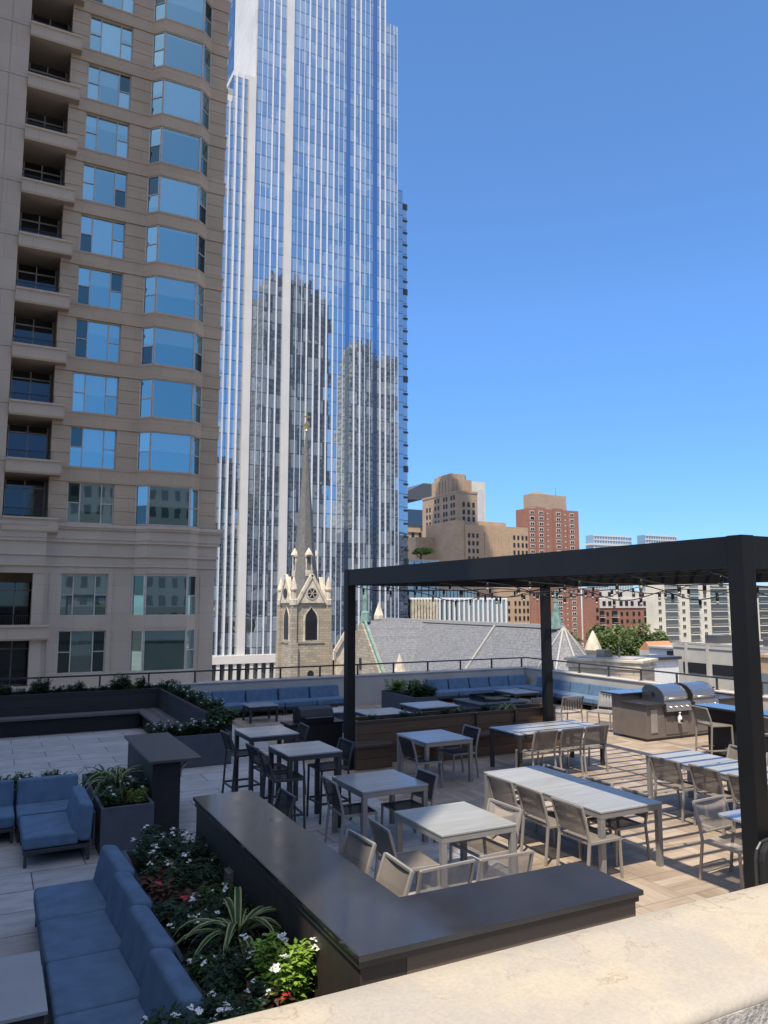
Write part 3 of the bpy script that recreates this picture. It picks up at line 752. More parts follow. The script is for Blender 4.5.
def lancet(x, y, face, w_, z0, z1, par, mat='dark_void'):
    fr = MB(); poly = [(-w_ / 2, z0), (w_ / 2, z0), (w_ / 2, z1 - w_)]
    for i in range(1, 6): a = i / 6 * math.pi / 3; poly.append((-w_ / 2 + w_ * math.cos(a), z1 - w_ + w_ * .9 * math.sin(a) * 1.1))
    poly.append((0, z1 - .02))
    for i in range(5, 0, -1): a = i / 6 * math.pi / 3; poly.append((w_ / 2 - w_ * math.cos(a), z1 - w_ + w_ * .9 * math.sin(a) * 1.1))
    poly.append((-w_ / 2, z1 - w_))
    big = [(u * 1.32, z0 - .25 + (z - z0) * 1.07) for u, z in poly]
    if face == 'y':
        fr.extr([(x + u, z) for u, z in big], 'y', y - .10, y + .1); o = W(fr, 'window', 'cream_stone', par)
        g_ = MB().extr([(x + u, z) for u, z in poly], 'y', y - .14, y - .103)
        for i in range(1, 9): g_.box(x - w_ / 2 + .04, x + w_ / 2 - .04, y - .19, y - .14, z0 + (z1 - w_ - z0) * i / 9, z0 + (z1 - w_ - z0) * i / 9 + .1)
        g_.box(x - .06, x + .06, y - .20, y - .14, z0, z1 - w_ * .6)
    else:
        fr.extr([(y + u, z) for u, z in big], 'x', x - .10, x + .1); o = W(fr, 'window', 'cream_stone', par)
        g_ = MB().extr([(y + u, z) for u, z in poly], 'x', x - .14, x - .103)
        for i in range(1, 9): g_.box(x - .19, x - .14, y - w_ / 2 + .04, y + w_ / 2 - .04, z0 + (z1 - w_ - z0) * i / 9, z0 + (z1 - w_ - z0) * i / 9 + .1)
    L = Vector(par.location); W2 = [tuple(Vector(q) - L) for q in g_.v]; g_.v = W2; g_.build('louver', mat, o)
lancet(cx, CY0, 'y', 1.9, -2.6, 2.3, ch); lancet(TX0, cy, 'x', 1.9, -2.6, 2.3, ch)
rose = MB(); rose.tube((cx, CY0 - .36, 4.35), (cx, CY0 - .2, 4.35), .95, .95, 20); W(rose, 'rose_frame', 'cream_stone', ch)
rose = MB(); rose.tube((cx, CY0 - .40, 4.35), (cx, CY0 - .36, 4.35), .72, .72, 20)
W(rose, 'rose_window', 'dark_void', ch)
rs = MB()
for i in range(3): a = i * math.pi / 3; rs.bar((cx - .7 * math.cos(a), CY0 - .42, 4.35 - .7 * math.sin(a)), (cx + .7 * math.cos(a), CY0 - .42, 4.35 + .7 * math.sin(a)), .09, .06, (0, 1, 0))
W(rs, 'rose_tracery', 'cream_stone', ch)
rose = MB(); rose.tube((TX0 - .40, cy, 4.35), (TX0 - .3, cy, 4.35), .75, .75, 16); W(rose, 'rose_window', 'dark_void', ch)
rose = MB(); rose.tube((cx, CY0 - .1, -7.6), (cx, CY0 - .02, -7.6), .5, .5, 16); W(rose, 'round_window', 'dark_void', ch)
# nave, apse, transept
NX0, EZ, RZ = 56.0, -11.5, .28
nv = MB(); nv.box(46.6, 65.4, 66, 112, GZ, EZ)
W(nv, 'nave_wall', 'church_stone', ch)
rf = MB(); rf.extr([(46.0, EZ), (NX0, RZ), (66.0, EZ), (66.0, EZ - .4), (46.0, EZ - .4)], 'y', 66, 112)
W(rf, 'nave_roof', 'slate_roof', ch)
rg = MB(); rg.box(NX0 - .28, NX0 + .28, 66, 112, RZ - .12, RZ + .28)
for y in (78.5,): rg.bar((NX0 - .05, y, RZ + .12), (46.0, y, EZ + .18), .28, .16)
W(rg, 'ridge', 'rib_grey', ch)
ap = MB(); apx = [(NX0 + 10 * math.cos(a), 66 + 10 * math.sin(a)) for a in [math.pi + i * math.pi / 5 for i in range(6)]]
ap.v = [(NX0, 66.0, RZ)] + [(x, y, EZ) for x, y in apx]; ap.f = [(0, i, i + 1) for i in range(1, 6)] + [(0, 6, 1)]; ap.m = [0] * 6
W(ap, 'apse_roof', 'slate_roof', ch)
apw = MB().prism([(NX0 + 9.4 * math.cos(a), 66 + 9.4 * math.sin(a)) for a in [math.pi + i * math.pi / 5 for i in range(6)]], GZ, EZ - .02)
W(apw, 'apse_wall', 'church_stone', ch)
for x, y in apx: W(MB().bar((NX0, 66, RZ + .1), (x, y, EZ + .12), .2, .14), 'hip_rib', 'rib_grey', ch)
tr = MB(); GX = 46.0; gy = 96.6
tr.extr([(gy - 8.0, GZ), (gy + 8.0, GZ), (gy + 8.0, -8.7), (gy, .55), (gy - 8.0, -8.7)], 'x', GX, GX + .9)
tr.box(GX, GX + .6, gy - 8.0, gy + 8.0, GZ, -8.7)
W(tr, 'transept_wall', 'church_stone', ch)
trr = MB(); trr.extr([(gy - 8.4, -9.2), (gy, .5), (gy + 8.4, -9.2), (gy + 8.4, -9.5), (gy, .1), (gy - 8.4, -9.5)], 'x', GX + .9, 56)
W(trr, 'transept_roof', 'slate_roof', ch)
tc = MB()
for s in (-1, 1): tc.bar((GX + .4, gy + s * 8.4, -9.0), (GX + .4, gy, .85), .5, .3, (1, 0, 0))
W(tc, 'transept_coping', 'copper_green', ch)
fl_ = MB(); fl_.lathe((GX + .7, gy), [(.75, .3), (.62, 1.6), (.35, 1.8), (.40, 3.4), (.05, 7.0)], 8); W(fl_, 'fleche', 'copper_green', ch)
fl_ = MB(); fl_.lathe((NX0, 67.2), [(.72, .1), (.6, .9), (.36, 2.0), (.25, 3.0), (.3, 3.1), (.22, 3.4), (.04, 5.4)], 8); W(fl_, 'fleche', 'copper_green', ch)
sl_ = MB(); sl_.box(GX - .06, GX, gy - .35, gy + .35, -6.2, -4.6); W(sl_, 'window', 'dark_void', ch)
pn = MB(); pn.lathe((55.6, 110), [(.85, .3), (.85, .9), (.05, 3.0)], 6); W(pn, 'ridge_pinnacle', 'cream_stone', ch)
# turret by the transept and small gable beside the tower
tu = MB(); tu.lathe((46.3, 85.8), [(.95, GZ), (.95, -7.2), (1.15, -7.1), (1.15, -6.7), (.05, -3.4)], 8); W(tu, 'turret', 'cream_stone', ch)
sg = MB(); sg.extr([(47.0, GZ), (51.5, GZ), (51.5, -5.0), (49.2, -.6), (47.0, -4.0)], 'y', 107.0, 108.0); sg.bar((46.6, 106.9, -4.4), (49.2, 106.9, -.3), .5, .4, (0, 1, 0)); sg.bar((51.7, 106.9, -5.0), (49.2, 106.9, -.3), .5, .4, (0, 1, 0))
W(sg, 'side_gable', 'cream_stone', ch)

# ================================================================== CITY BEHIND
def win_copies(par, proto_mb, name, mat, pts):
    first = None
    for q in pts:
        if first is None:
            first = proto_mb.build(name, mat, par); first.location = Vector(q) - Vector(par.location)
        else:
            c = first.copy(); C.objects.link(c); c.parent = par; c.location = Vector(q) - Vector(par.location)
def punched(w_, h_): return MB().box(-w_ / 2, w_ / 2, -.12, .05, 0, h_)
def punched_x(w_, h_): return MB().box(-.12, .05, -w_ / 2, w_ / 2, 0, h_)

# tan setback block
tb = thing('office_tower', 'tan brick setback tower with stepped crown beyond the glass skyscraper', 'building', (170, 262, GZ))
Y0 = 260
tbw = MB(); tbw.box(167, 177, Y0, Y0 + 28, GZ, 47.2); tbw.box(166.8, 177.2, Y0 - .2, Y0 + 28.2, 47.2, 48.0)
tbw.box(167.02, 177.3, Y0 + 4.5, Y0 + 20, 48.0, 53.6)
for x in (168.2, 170, 171.8, 173.6, 175.4): tbw.box(x, x + .5, Y0 + 4.2, Y0 + 4.5, 48.0, 53.2)
for y in (6, 8.5, 11, 13.5, 16): tbw.box(166.75, 167.02, Y0 + y, Y0 + y + .6, 48.0, 53.2)
W(tbw, 'tower', 'tan_brick', tb)
cw = MB(); cw.prism([(167.6, Y0 + 8), (170, Y0 + 5.4), (174.6, Y0 + 5.4), (176.8, Y0 + 8), (176.8, Y0 + 19), (167.6, Y0 + 19)], 53.6, 55.6)
cw.box(168.6, 176.0, Y0 + 7, Y0 + 18, 55.6, 56.3)
W(cw, 'crown', 'tan_brick', tb)
lw = MB(); lw.box(164, 168.2, Y0 - 3.5, Y0 + 20, GZ, 35.5); lw.box(168.2, 199.5, Y0 - 4.0, Y0 + 18, GZ, 33.8); lw.box(176, 192, Y0 + 1, Y0 + 18, 33.8, 36.0)
lw.box(155, 166.98, Y0 + 13, Y0 + 38, GZ, 29.5)
for x in (177.5, 181, 184.5, 188): lw.box(x, x + 1.2, Y0 - 4.35, Y0 - 4.0, 12, 31)
W(lw, 'wing', 'orange_brick', tb)
pts = [(x, Y0 - .02, z) for z in (41.5, 38.4, 35.6) for x in (170.2, 172.6, 175)]
win_copies(tb, punched(1.1, 1.9), 'window', 'dark_void', pts)
pts = [(x, Y0 - 4.02, 10 + 3.1 * k) for k in range(7) for x in (170.0, 172.0, 174.0, 192.3, 194.4, 196.6, 198.6)]
pts += [(x, Y0 - 4.02, -14 + 3.1 * k) for k in range(6) for x in (186, 189, 192.3, 194.4, 196.6, 198.6)]
win_copies(tb, punched(.95, 1.7), 'window', 'dark_void', pts)
pts = [(167, Y0 + y, 13.5 + 3.1 * k) for k in range(11) for y in (2.2, 4.2, 8, 10, 14.5, 17, 21.5, 24)]
pts = pts[:86] + [(155, Y0 + y, 6 + 3.1 * k) for k in range(5) for y in (16, 20, 24)][:14]
win_copies(tb, punched_x(1.2, 1.8), 'window', 'dark_void', pts)
# blocks left and right of the tan tower
bt = thing('office_tower', 'pale tower with dark sloped cap beside the glass skyscraper', 'building', (175, 320, GZ))
W(MB().box(168, 186, 318, 340, GZ, 47).box(168, 183, 317.5, 318, 36, 46), 'wall', 'orange_brick', bt)
W(MB().extr([(166, 51), (184, 60), (193, 60), (193, 55), (184, 52)], 'y', 316, 342), 'cap', 'planter_grey', bt)
W(MB().box(167.8, 186.2, 317.2, 317.5, 39, 47), 'window_band', 'bay_glass', bt)
win_copies(bt, punched(1.5, 3.4), 'window', 'dark_void', [(x, 318, 16 + 4.2 * k) for k in range(5) for x in (171, 175, 179, 183)])
wt = thing('office_tower', 'plain white slab tower right behind the tan tower', 'building', (225, 330, GZ))
W(MB().box(222, 229.5, 330, 350, GZ, 65.5), 'wall', 'cream_panel', wt)
W(MB().box(229.5, 229.8, 331, 349, GZ, 64).box(224, 228, 329.7, 330, 40, 62), 'window_band', 'wall_panel', wt)
# grey glass block behind the fins, with a roof tree
gb = thing('office_block', 'grey glass block with a tree on its roof', 'building', (120, 206, GZ))
W(MB().box(108, 124.5, 205, 225, GZ, 15.3).box(124.5, 139, 206, 225, GZ, 7.0), 'wall', 'city_glass', gb)
gl_ = MB()
for i in range(13): gl_.box(108 + i * 2.6 - .1, 108 + i * 2.6 + .1, 204.85, 204.999, GZ, 7 if i > 6 else 15.3)
for k in range(9): gl_.box(108, 139, 204.8, 204.86, -16 + 3.2 * k, -15.7 + 3.2 * k)
W(gl_, 'mullion', 'bronze_metal', gb)
W(MB().box(107.8, 124.7, 204.7, 205.0, 15.3, 16.0), 'roof_edge', 'concrete', gb)
# low block with white fins
fb = thing('office_block', 'low block faced with upright white fins behind the church roof', 'building', (107, 166, GZ))
W(MB().box(92.6, 121.6, 166, 176, GZ, 3.6), 'wall', 'city_glass', fb)
W(MB().box(92.4, 121.8, 165.7, 176, 3.6, 4.05), 'roof_edge', 'white_paint', fb)
for i in range(9): W(MB().box(92.9 + i * .86, 93.28 + i * .86, 165.4, 165.995, GZ, 3.6), 'fin', 'cream_stone', fb)
for i in range(15): W(MB().box(100.8 + i * 1.46, 101.08 + i * 1.46, 165.5, 165.995, GZ, 3.6), 'fin', 'white_paint', fb)
# red brick tower
rb = thing('apartment_tower', 'tall red brick apartment tower with a tan penthouse', 'building', (275, 332, GZ))
Y1 = 330
rw_ = MB(); rw_.box(258, 284.5, Y1, Y1 + 11.5, GZ, 53.5); rw_.box(284.5, 294, Y1 + 1.2, Y1 + 11, GZ, 53.8)
for x in (262.5, 274.5): rw_.box(x, x + 6.4, Y1 - .8, Y1, GZ, 54.2)
W(rw_, 'wall', 'red_brick', rb)
W(MB().box(261.5, 286.2, Y1 + 2, Y1 + 9, 53.5, 62.0), 'penthouse', 'tan_brick', rb)
M('pale_frame', (.6, .55, .47), .6)
wn_ = MB().box(-1.5, 1.5, -.15, 0, 0, 1.9)
pr = wn_.build('window', 'pale_frame', rb); pr.location = Vector((260.5, Y1 - .0, 47)) - Vector(rb.location)
MB().box(-1.2, -.1, -.2, -.152, .25, 1.6).box(.15, 1.2, -.2, -.152, .25, 1.6).build('pane', 'dark_void', pr)
pts = [(x, y, 50.3 - 3.05 * k) for x, y, n in ((265.6, Y1 - .8, 22), (277.6, Y1 - .8, 22), (289, Y1 + 1.2, 22), (260.2, Y1, 12)) for k in range(n)]
for q in pts[:95]: link_copy(pr, rb, Vector(q) - Vector(rb.location))
pts = [(x, y, 50.8 - 3.05 * k) for x, y in ((270.9, Y1), (283.2, Y1)) for k in range(22)]
win_copies(rb, MB().box(-.35, .35, -.1, 0, 0, .6), 'vent_panel', 'pale_frame', pts)
W(MB().box(266, 270, Y1 + 3, Y1 + 7, 62, 63.6).box(270.002, 278, Y1 + 4, Y1 + 6, 62, 62.8), 'roof_unit', 'concrete', rb)
W(MB().tube((281, Y1 + 5, 62), (281, Y1 + 5, 67), .12, .05), 'antenna', 'bronze_metal', rb)
# red mid-rise
rm = thing('apartment_block', 'red brick mid-rise with stacked balconies behind the trees', 'building', (220, 232, GZ))
Y2 = 230
W(MB().box(207.5, 213.5, Y2 - .0, Y2 + 3, GZ, 8).box(213.5, 243, Y2 + 1.5, Y2 + 6, GZ, .5), 'wall', 'red_brick', rm)
W(MB().box(213.4, 243, Y2 + 1.2, Y2 + 6, .5, 4.2).box(213, 243, Y2 + 2.2, Y2 + 6, 4.2, 7.5), 'top_floor', 'pale_frame', rm)
pts = [(x, Y2 + 1.5, -2.6 - 3.0 * k) for k in range(5) for x in (219, 226.5, 229.5, 233, 236)] + [(x, Y2, -1 - 3.0 * k) for k in range(5) for x in (212.3,)]
win_copies(rm, punched(1.2, 1.5), 'window', 'dark_void', pts)
bl = MB().box(-1.5, 1.5, -.05, .02, .0, 2.4); b1 = bl.build('balcony', 'dark_void', rm); b1.location = Vector((215.8, Y2 + 1.5, -3)) - Vector(rm.location)
MB().box(-1.6, 1.6, -1.0, -.06, -.25, -.05).box(-1.6, 1.6, -1.0, -.95, .6, .7).build('balcony_slab', 'pale_frame', b1)
for x in (215.8, 222.7, 240.3):
    for k in range(5):
        if (x, k) != (215.8, 0): link_copy(b1, rm, Vector((x, Y2 + 1.5, -3 - 3.0 * k)) - Vector(rm.location))
win_copies(rm, punched(1.6, 1.8), 'window', 'dark_void', [(x, Y2 + 1.2, 1.4) for x in (217, 220, 226, 229, 232, 236, 239)] + [(x, Y2 + 2.2, 5.0) for x in (216, 221, 227, 234, 239)])
# cream high-rise
cr_ = thing('apartment_block', 'cream apartment block with dark glazed balcony bays at right', 'building', (240, 202, GZ))
Y3 = 200
W(MB().box(211, 300, Y3, Y3 + 3.5, GZ, 9.5), 'wall', 'cream_panel', cr_)
for x0, x1 in ((216.8, 223.0), (229.2, 234.0), (240.5, 249.6), (267.5, 276)):
    W(MB().box(x0, x1, Y3 - .06, Y3, -12, 9.0), 'glazed_bay', 'bay_glass', cr_)
    sb = MB()
    for k in range(8): sb.box(x0 - .02, x1 + .02, Y3 - .9, Y3 - .07, -12 + 2.82 * k, -11.75 + 2.82 * k); sb.box(x0, x1, Y3 - .9, Y3 - .86, -11 + 2.82 * k, -10.9 + 2.82 * k)
    W(sb, 'balcony_slab', 'cream_panel', cr_)
pts = [(x, Y3, -9.6 + 2.82 * k) for k in range(6) for x in (214, 226, 237.3, 252.5, 257, 261, 265, 270 + 9, 283)]
cwb = MB().box(-.85, .85, -.12, .0, 0, 1.5); cw0 = cwb.build('window', 'pale_frame', cr_); cw0.location = Vector((214, Y3, -12.4)) - Vector(cr_.location)
MB().box(-.7, -.08, -.16, -.122, .1, 1.35).box(.08, .7, -.16, -.122, .1, 1.35).build('pane', 'dark_void', cw0)
for q in pts: link_copy(cw0, cr_, Vector(q) - Vector(cr_.location))
# two far glass towers
for x0, x1, z1, lab in ((460, 504, 60, 'far blue glass tower with a wide lower floor, left of the pair'), (521, 560, 62.5, 'far blue glass tower with stepped rim, right of the pair')):
    t_ = thing('glass_tower', lab, 'skyscraper', ((x0 + x1) / 2, 500, GZ), 0, 'far glass towers')
    W(MB().box(x0, x1, 500, 510, GZ, z1), 'wall', 'teal_glass', t_)
    mm = MB()
    for i in range(int((x1 - x0) / 3)): mm.box(x0 + i * 3, x0 + i * 3 + .5, 499.6, 500, GZ, z1 + (1.5 if i % 2 else .4))
    for k in range(5): mm.box(x0 - 1, x1 + 1, 499.4, 499.6, z1 - 3.6 * k - 1, z1 - 3.6 * k)
    if x0 < 500: mm.box(x0 - 4, x1 + 5, 499, 509, 51.2, 52.6)
    W(mm, 'floor_band', 'wall_panel', t_)
# limestone parish house, garage, shop
lh = thing('parish_house', 'low rough limestone building with a heavy cornice behind the railing', 'building', (50, 50, GZ))
LP = [(47.1, 55.0), (50.0, 49.2), (53.6, 51.0), (50.7, 56.8)]
def grow(k): c_ = Vector((50.35, 53.0)); return [tuple(c_ + (Vector(q) - c_) * k) for q in LP]
W(MB().prism(LP, GZ, -2.75), 'wall', 'limestone_rough', lh)
W(MB().prism(grow(1.06), -2.75, -2.5).prism(grow(1.03), -2.498, -2.15).prism(grow(1.10), -2.148, -1.95), 'cornice', 'cream_stone', lh)
W(MB().prism(grow(.8), -1.95, -1.85), 'roof', 'roof_gravel', lh)
d_ = (Vector((50.0, 49.2, 0)) - Vector((47.1, 55.0, 0))).normalized(); nn_ = Vector((-d_.y, d_.x, 0)) * -1
for f_ in (.36, .8):
    c_ = Vector((47.1, 55, 0)) + d_ * 6.48 * f_
    W(MB().bar(c_ + Vector((0, 0, -4.5)) - d_ * .5 , c_ + Vector((0, 0, -4.5)) + d_ * .5, .14, .35), 'window', 'dark_void', lh)
W(MB().box(49.2, 50.2, 52.6, 53.6, -1.849, -1.2), 'roof_unit', 'dark_steel', lh)
W(MB().tube((50.6, 52.2, -1.85), (50.6, 52.2, -.9), .09, .09), 'vent_pipe', 'dark_steel', lh)
# stone pinnacle
pc = thing('stone_pinnacle', 'small pale stone pinnacle in front of the trees', 'pinnacle', (56.5, 62, GZ))
q = MB(); q.lathe((56.5, 62), [(.35, GZ), (.35, -2.9), (.9, -1.9), (.8, -1.6), (.45, -.7), (.05, .1)], 8); W(q, 'shaft', 'cream_stone', pc)
gr_ = thing('parking_garage', 'long pale grey concrete garage with dark openings beyond the right railing', 'building', (77, 64, GZ))
W(MB().box(75, 95, 54, 68.2, GZ, -2.1).box(74.9, 75, 54, 68.2, -2.4, -2.05), 'wall', 'concrete', gr_)
rr = MB()
for y in (54.0, 58.4, 62.9, 66.0): rr.box(74.8, 75, y, y + .35, GZ, -2.0)
W(rr, 'pilaster', 'concrete', gr_)
win_copies(gr_, punched_x(3.6, 1.2), 'opening', 'dark_void', [(75, 65 - .1, -5.3), (75, 60.7, -5.3), (75, 56.5, -5.3)])
for y, h_ in ((57, .9), (60.5, .6), (65, 1.1)): W(MB().box(79, 81.5, y, y + 1.8, -2.098, -2.1 + h_), 'roof_unit', 'dark_steel', gr_)
W(MB().box(75, 95, 54, 68.2, -2.0, -1.99).box(75.0, 75.18, 54, 68.2, -1.989, -1.75), 'roof_edge', 'roof_gravel', gr_)
wh = thing('shop_building', 'small white wall with dark doorway beside the garage', 'building', (79, 72, GZ))
W(MB().box(78, 92, 69, 75, GZ, -2.9), 'wall', 'white_paint', wh)
win_copies(wh, punched_x(2.4, 5.0), 'doorway', 'dark_void', [(78, 70.7, -8.2)])
W(MB().box(77.7, 84, 69.5, 75.2, -2.9, -2.7), 'roof', 'roof_gravel', wh)
oh = thing('low_house', 'low roof with orange tiles by the trees', 'building', (86, 86, GZ))
W(MB().box(90, 97, 86, 88.5, GZ, -4.3), 'wall', 'concrete', oh)
W(MB().extr([(85.8, -4.3), (87.2, -3.0), (88.7, -4.3)], 'x', 90, 95), 'roof', 'orange_tile', oh)
rh = thing('awning_house', 'dark low roof edge with red awnings behind the limestone building', 'building', (63, 60, GZ))
W(MB().box(61.2, 66, 59.4, 62, GZ, -3.0), 'wall', 'white_paint', rh)
W(MB().box(60.9, 66.2, 59.1, 62.2, -3.0, -2.7), 'roof', 'bronze_metal', rh)
for y in (60.0, 61.4): W(MB().extr([(60.3, -4.1), (61.18, -3.3), (61.18, -4.1)], 'y', y - .55, y + .55), 'awning', 'red_paint', rh)
rt = thing('brick_house', 'tan brick house corner at the right edge', 'building', (70, 50, GZ))
W(MB().box(69, 84, 42, 52, GZ, -2.4).box(68.8, 84, 41.8, 52.2, -2.4, -2.1), 'wall', 'orange_brick', rt)
win_copies(rt, punched_x(1.3, 2.2), 'window', 'city_glass', [(69, 51, -6.2), (69, 47, -6.2)])

def leaf_cloud(mb, c, rx, ry, rz, n, s, rng, lumps=9):
    L = []
    for _ in range(lumps):
        a = rng.uniform(0, 6.283); e = rng.uniform(-.5, 1); r = rng.uniform(.35, .8)
        L.append((c[0] + rx * r * math.cos(a) * math.cos(e), c[1] + ry * r * math.sin(a) * math.cos(e), c[2] + rz * r * math.sin(e), rng.uniform(.3, .5)))
    for _ in range(n):
        lx, ly, lz, lr = rng.choice(L)
        v = Vector((rng.gauss(0, 1), rng.gauss(0, 1), rng.gauss(0, 1))).normalized() * (rng.random() ** .4)
        p = Vector((lx + v.x * rx * lr, ly + v.y * ry * lr, lz + v.z * rz * lr))
        d = Vector((rng.uniform(-1, 1), rng.uniform(-1, 1), rng.uniform(-.5, .8))).normalized()
        u = d.cross(Vector((rng.uniform(-1, 1), rng.uniform(-1, 1), rng.uniform(-1, 1)))).normalized()
        k = s * rng.uniform(.6, 1.3)
        mb.add([p - d * k, p + u * k * .55, p + d * k, p - u * k * .55], [(0, 1, 2, 3)])
def tree(label, x, y, zb, zt_, rr_, mat='tree_leaf', n=2200, s=.42, seed=1, cat='tree', group=None):
    rng = random.Random(seed)
    t_ = thing('tree', label, cat, (x, y, zb), 0, group)
    tk = MB(); hm = zb + (zt_ - zb) * .55; tk.tube((x, y, zb), (x, y, hm), rr_ * .07, rr_ * .045)
    for i in range(6):
        a = i * 1.05 + rng.random(); tk.tube((x, y, hm - rng.random() * 2), (x + rr_ * .6 * math.cos(a), y + rr_ * .6 * math.sin(a), zb + (zt_ - zb) * rng.uniform(.65, .85)), rr_ * .035, rr_ * .012, 6)
    W(tk, 'trunk', 'bark', t_)
    c_ = MB(); leaf_cloud(c_, (x, y, zb + (zt_ - zb) * .68), rr_, rr_, (zt_ - zb) * .34, n, s, rng, 16)
    W(c_, 'crown', mat, t_, flip=True)
GT = 'trees in front of the red mid-rise'
tree('large round green tree right behind the stone pinnacle', 107, 112, GZ, -1.6, 5.6, n=3200, seed=2, group=GT)
tree('broad green tree in the middle of the clump', 113.5, 113, GZ, -1.0, 6.0, n=3400, seed=3, group=GT)
tree('olive green tree next to the cream block', 120, 114.5, GZ, -1.8, 4.6, n=2600, seed=4, group=GT)
tree('small dark tree at the left of the clump, beside the brick wall', 104.5, 121, GZ, -3.0, 3.4, n=1500, seed=5, group=GT)
tree('small bright green tree growing on the grey block roof', 120.5, 209, 15.3, 20.2, 4.2, 'tree_leaf_bright', 1300, .4, 6)

# ================================================================== PERGOLA
PX0, PX1, PY0, PY1, PT, PB = 6.22, 11.0, 4.81, 13.55, 3.758, 3.452
pg = thing('pergola', 'black steel pergola with a louvred roof over the dining tables', 'pergola', (PX0, PY0, 0))
a = .085
for x, y in ((PX0, PY0), (PX0, PY1), (PX1, PY1), (PX1, PY0)):
    p_ = MB().box(x - a, x + a, y - a, y + a, 0, PT + .005); p_.box(x - a - .04, x + a + .04, y - a - .04, y + a + .04, 0, .015)
    W(p_, 'post', 'dark_metal', pg, .006)
W(MB().box(PX0 - .075, PX0 + .075, PY0 + a, PY1 - a, PB, PT).box(PX0 - .085, PX0 + .10, PY0 + a, PY1 - a, PB, PB + .012), 'beam', 'dark_metal', pg, .004)
W(MB().box(PX1 - .075, PX1 + .075, PY0 + a, PY1 - a, PB, PT), 'beam', 'dark_metal', pg, .004)
W(MB().box(PX0 + a, PX1 - a, PY0 - .075, PY0 + .075, PB, PT).box(PX0 + a, PX1 - a, PY0 - .06, PY0 + .10, PB, PB + .012), 'beam', 'dark_metal', pg, .004)
W(MB().box(PX0 + a, PX1 - a, PY1 - .075, PY1 + .075, PB, PT), 'beam', 'dark_metal', pg, .004)
ns = 26
s0 = MB().box(PX0 + .08, PX1 - .08, -.027, .027, 3.59, 3.675); s0.v = [(x - PX0, y, z) for x, y, z in s0.v]
so = s0.build('slat', 'dark_metal', pg); so.location = (0, .33, 0)
for i in range(1, ns):
    c = so.copy(); C.objects.link(c); c.parent = pg; c.location = (0, .33 + i * (PY1 - PY0 - .5) / (ns - 1), 0)
for x in (PX0 + 1.6, PX0 + 3.25): W(MB().box(x - .02, x + .02, PY0 + .08, PY1 - .08, 3.54, 3.598), 'purlin', 'dark_metal', pg)

# strings of lamps under the pergola
bm_ = MB(); bm_.mat(0).lathe((0, 0), [(.01, .0), (.021, -.01), (.022, -.062), (.015, -.07)], 8); bm_.mat(1).lathe((0, 0), [(.014, -.07), (.021, -.088), (.022, -.10), (.014, -.116), (.004, -.124)], 10)
proto_bulb = None
srng = random.Random(5)
names = ['nearest', 'second', 'third', 'fourth', 'fifth', 'sixth', 'seventh', 'eighth', 'last']
for i in range(9):
    y = PY0 + .45 + i * 1.03; x0, x1 = PX0 + .1, PX1 - .1
    st_ = thing('string_light', 'black cable of hanging bulbs under the pergola, %s row from the near corner post' % names[i], 'string lights', (x0, y, 3.44), 0, 'string lights under the pergola')
    sag = srng.uniform(.16, .30); nb = 9; cb = MB(); P = []
    for k in range(25):
        t_ = k / 24; P.append(Vector((x0 + (x1 - x0) * t_, y + .05 * math.sin(t_ * 9 + i), 3.44 - sag * 4 * t_ * (1 - t_) * (.7 + .3 * math.sin(t_ * 12 + i)))))
    for k in range(24): cb.tube(P[k], P[k + 1], .008, None, 5)
    W(cb, 'cable', 'black_metal', st_)
    for k in range(nb):
        j = min(23, int((k + .5) / nb * 24)); q = P[j] - Vector((x0, y, 3.44))
        if proto_bulb is None:
            proto_bulb = bm_.build('bulb', ['black_metal', 'bulb_glass'], st_, smooth=True); proto_bulb.location = q
        else:
            c = proto_bulb.copy(); C.objects.link(c); c.parent = st_; c.location = q

# ================================================================== BAR COUNTERS
bc = thing('bar_counter', 'long L-shaped bar with a glossy dark top in the foreground', 'bar counter', (2.4, 6, 0))
top = MB(); top.prism([(2.07, 4.35), (4.375, 4.35), (4.375, 5.05), (2.72, 5.05), (2.72, 8.55), (2.07, 8.55)], 1.012, 1.05)
W(top, 'countertop', 'bar_top', bc, .005)
W(MB().box(2.10, 2.42, 4.40, 8.50, 0, 1.01), 'side_panel', 'bar_panel', bc, .004)
W(MB().box(2.422, 4.34, 4.40, 4.72, 0, 1.01), 'front_panel', 'bar_wood', bc, .004)
W(MB().box(2.085, 2.12, 4.385, 8.52, .962, 1.008).box(2.12, 4.36, 4.385, 4.42, .962, 1.008), 'trim', 'bronze_metal', bc)
ob = MB().box(2.085, 2.098, 7.05, 7.22, .50, .72).box(2.05, 2.085, 7.06, 7.21, .51, .71); W(ob, 'outlet_cover', 'cabinet_taupe', bc, .008)
po = thing('bar_counter', 'small free-standing bar pedestal with a flat dark top beside the lounge planter', 'bar counter', (2.3, 11.6, 0))
W(MB().box(2.0, 2.68, 10.62, 12.85, 1.012, 1.05), 'countertop', 'podium_top', po, .005)
W(MB().box(2.05, 2.42, 10.72, 12.75, 0, 1.01), 'base', 'planter_dark', po, .004)
br_ = MB()
for k in range(8):
    t0, t1 = k / 8 * 1.571, (k + 1) / 8 * 1.571
    br_.bar((2.42 + .22 * (1 - math.cos(t0)), 10.80, .78 + .22 * math.sin(t0)), (2.42 + .22 * (1 - math.cos(t1)), 10.80, .78 + .22 * math.sin(t1)), .05, .03)
W(br_, 'bracket', 'taupe_metal', po)

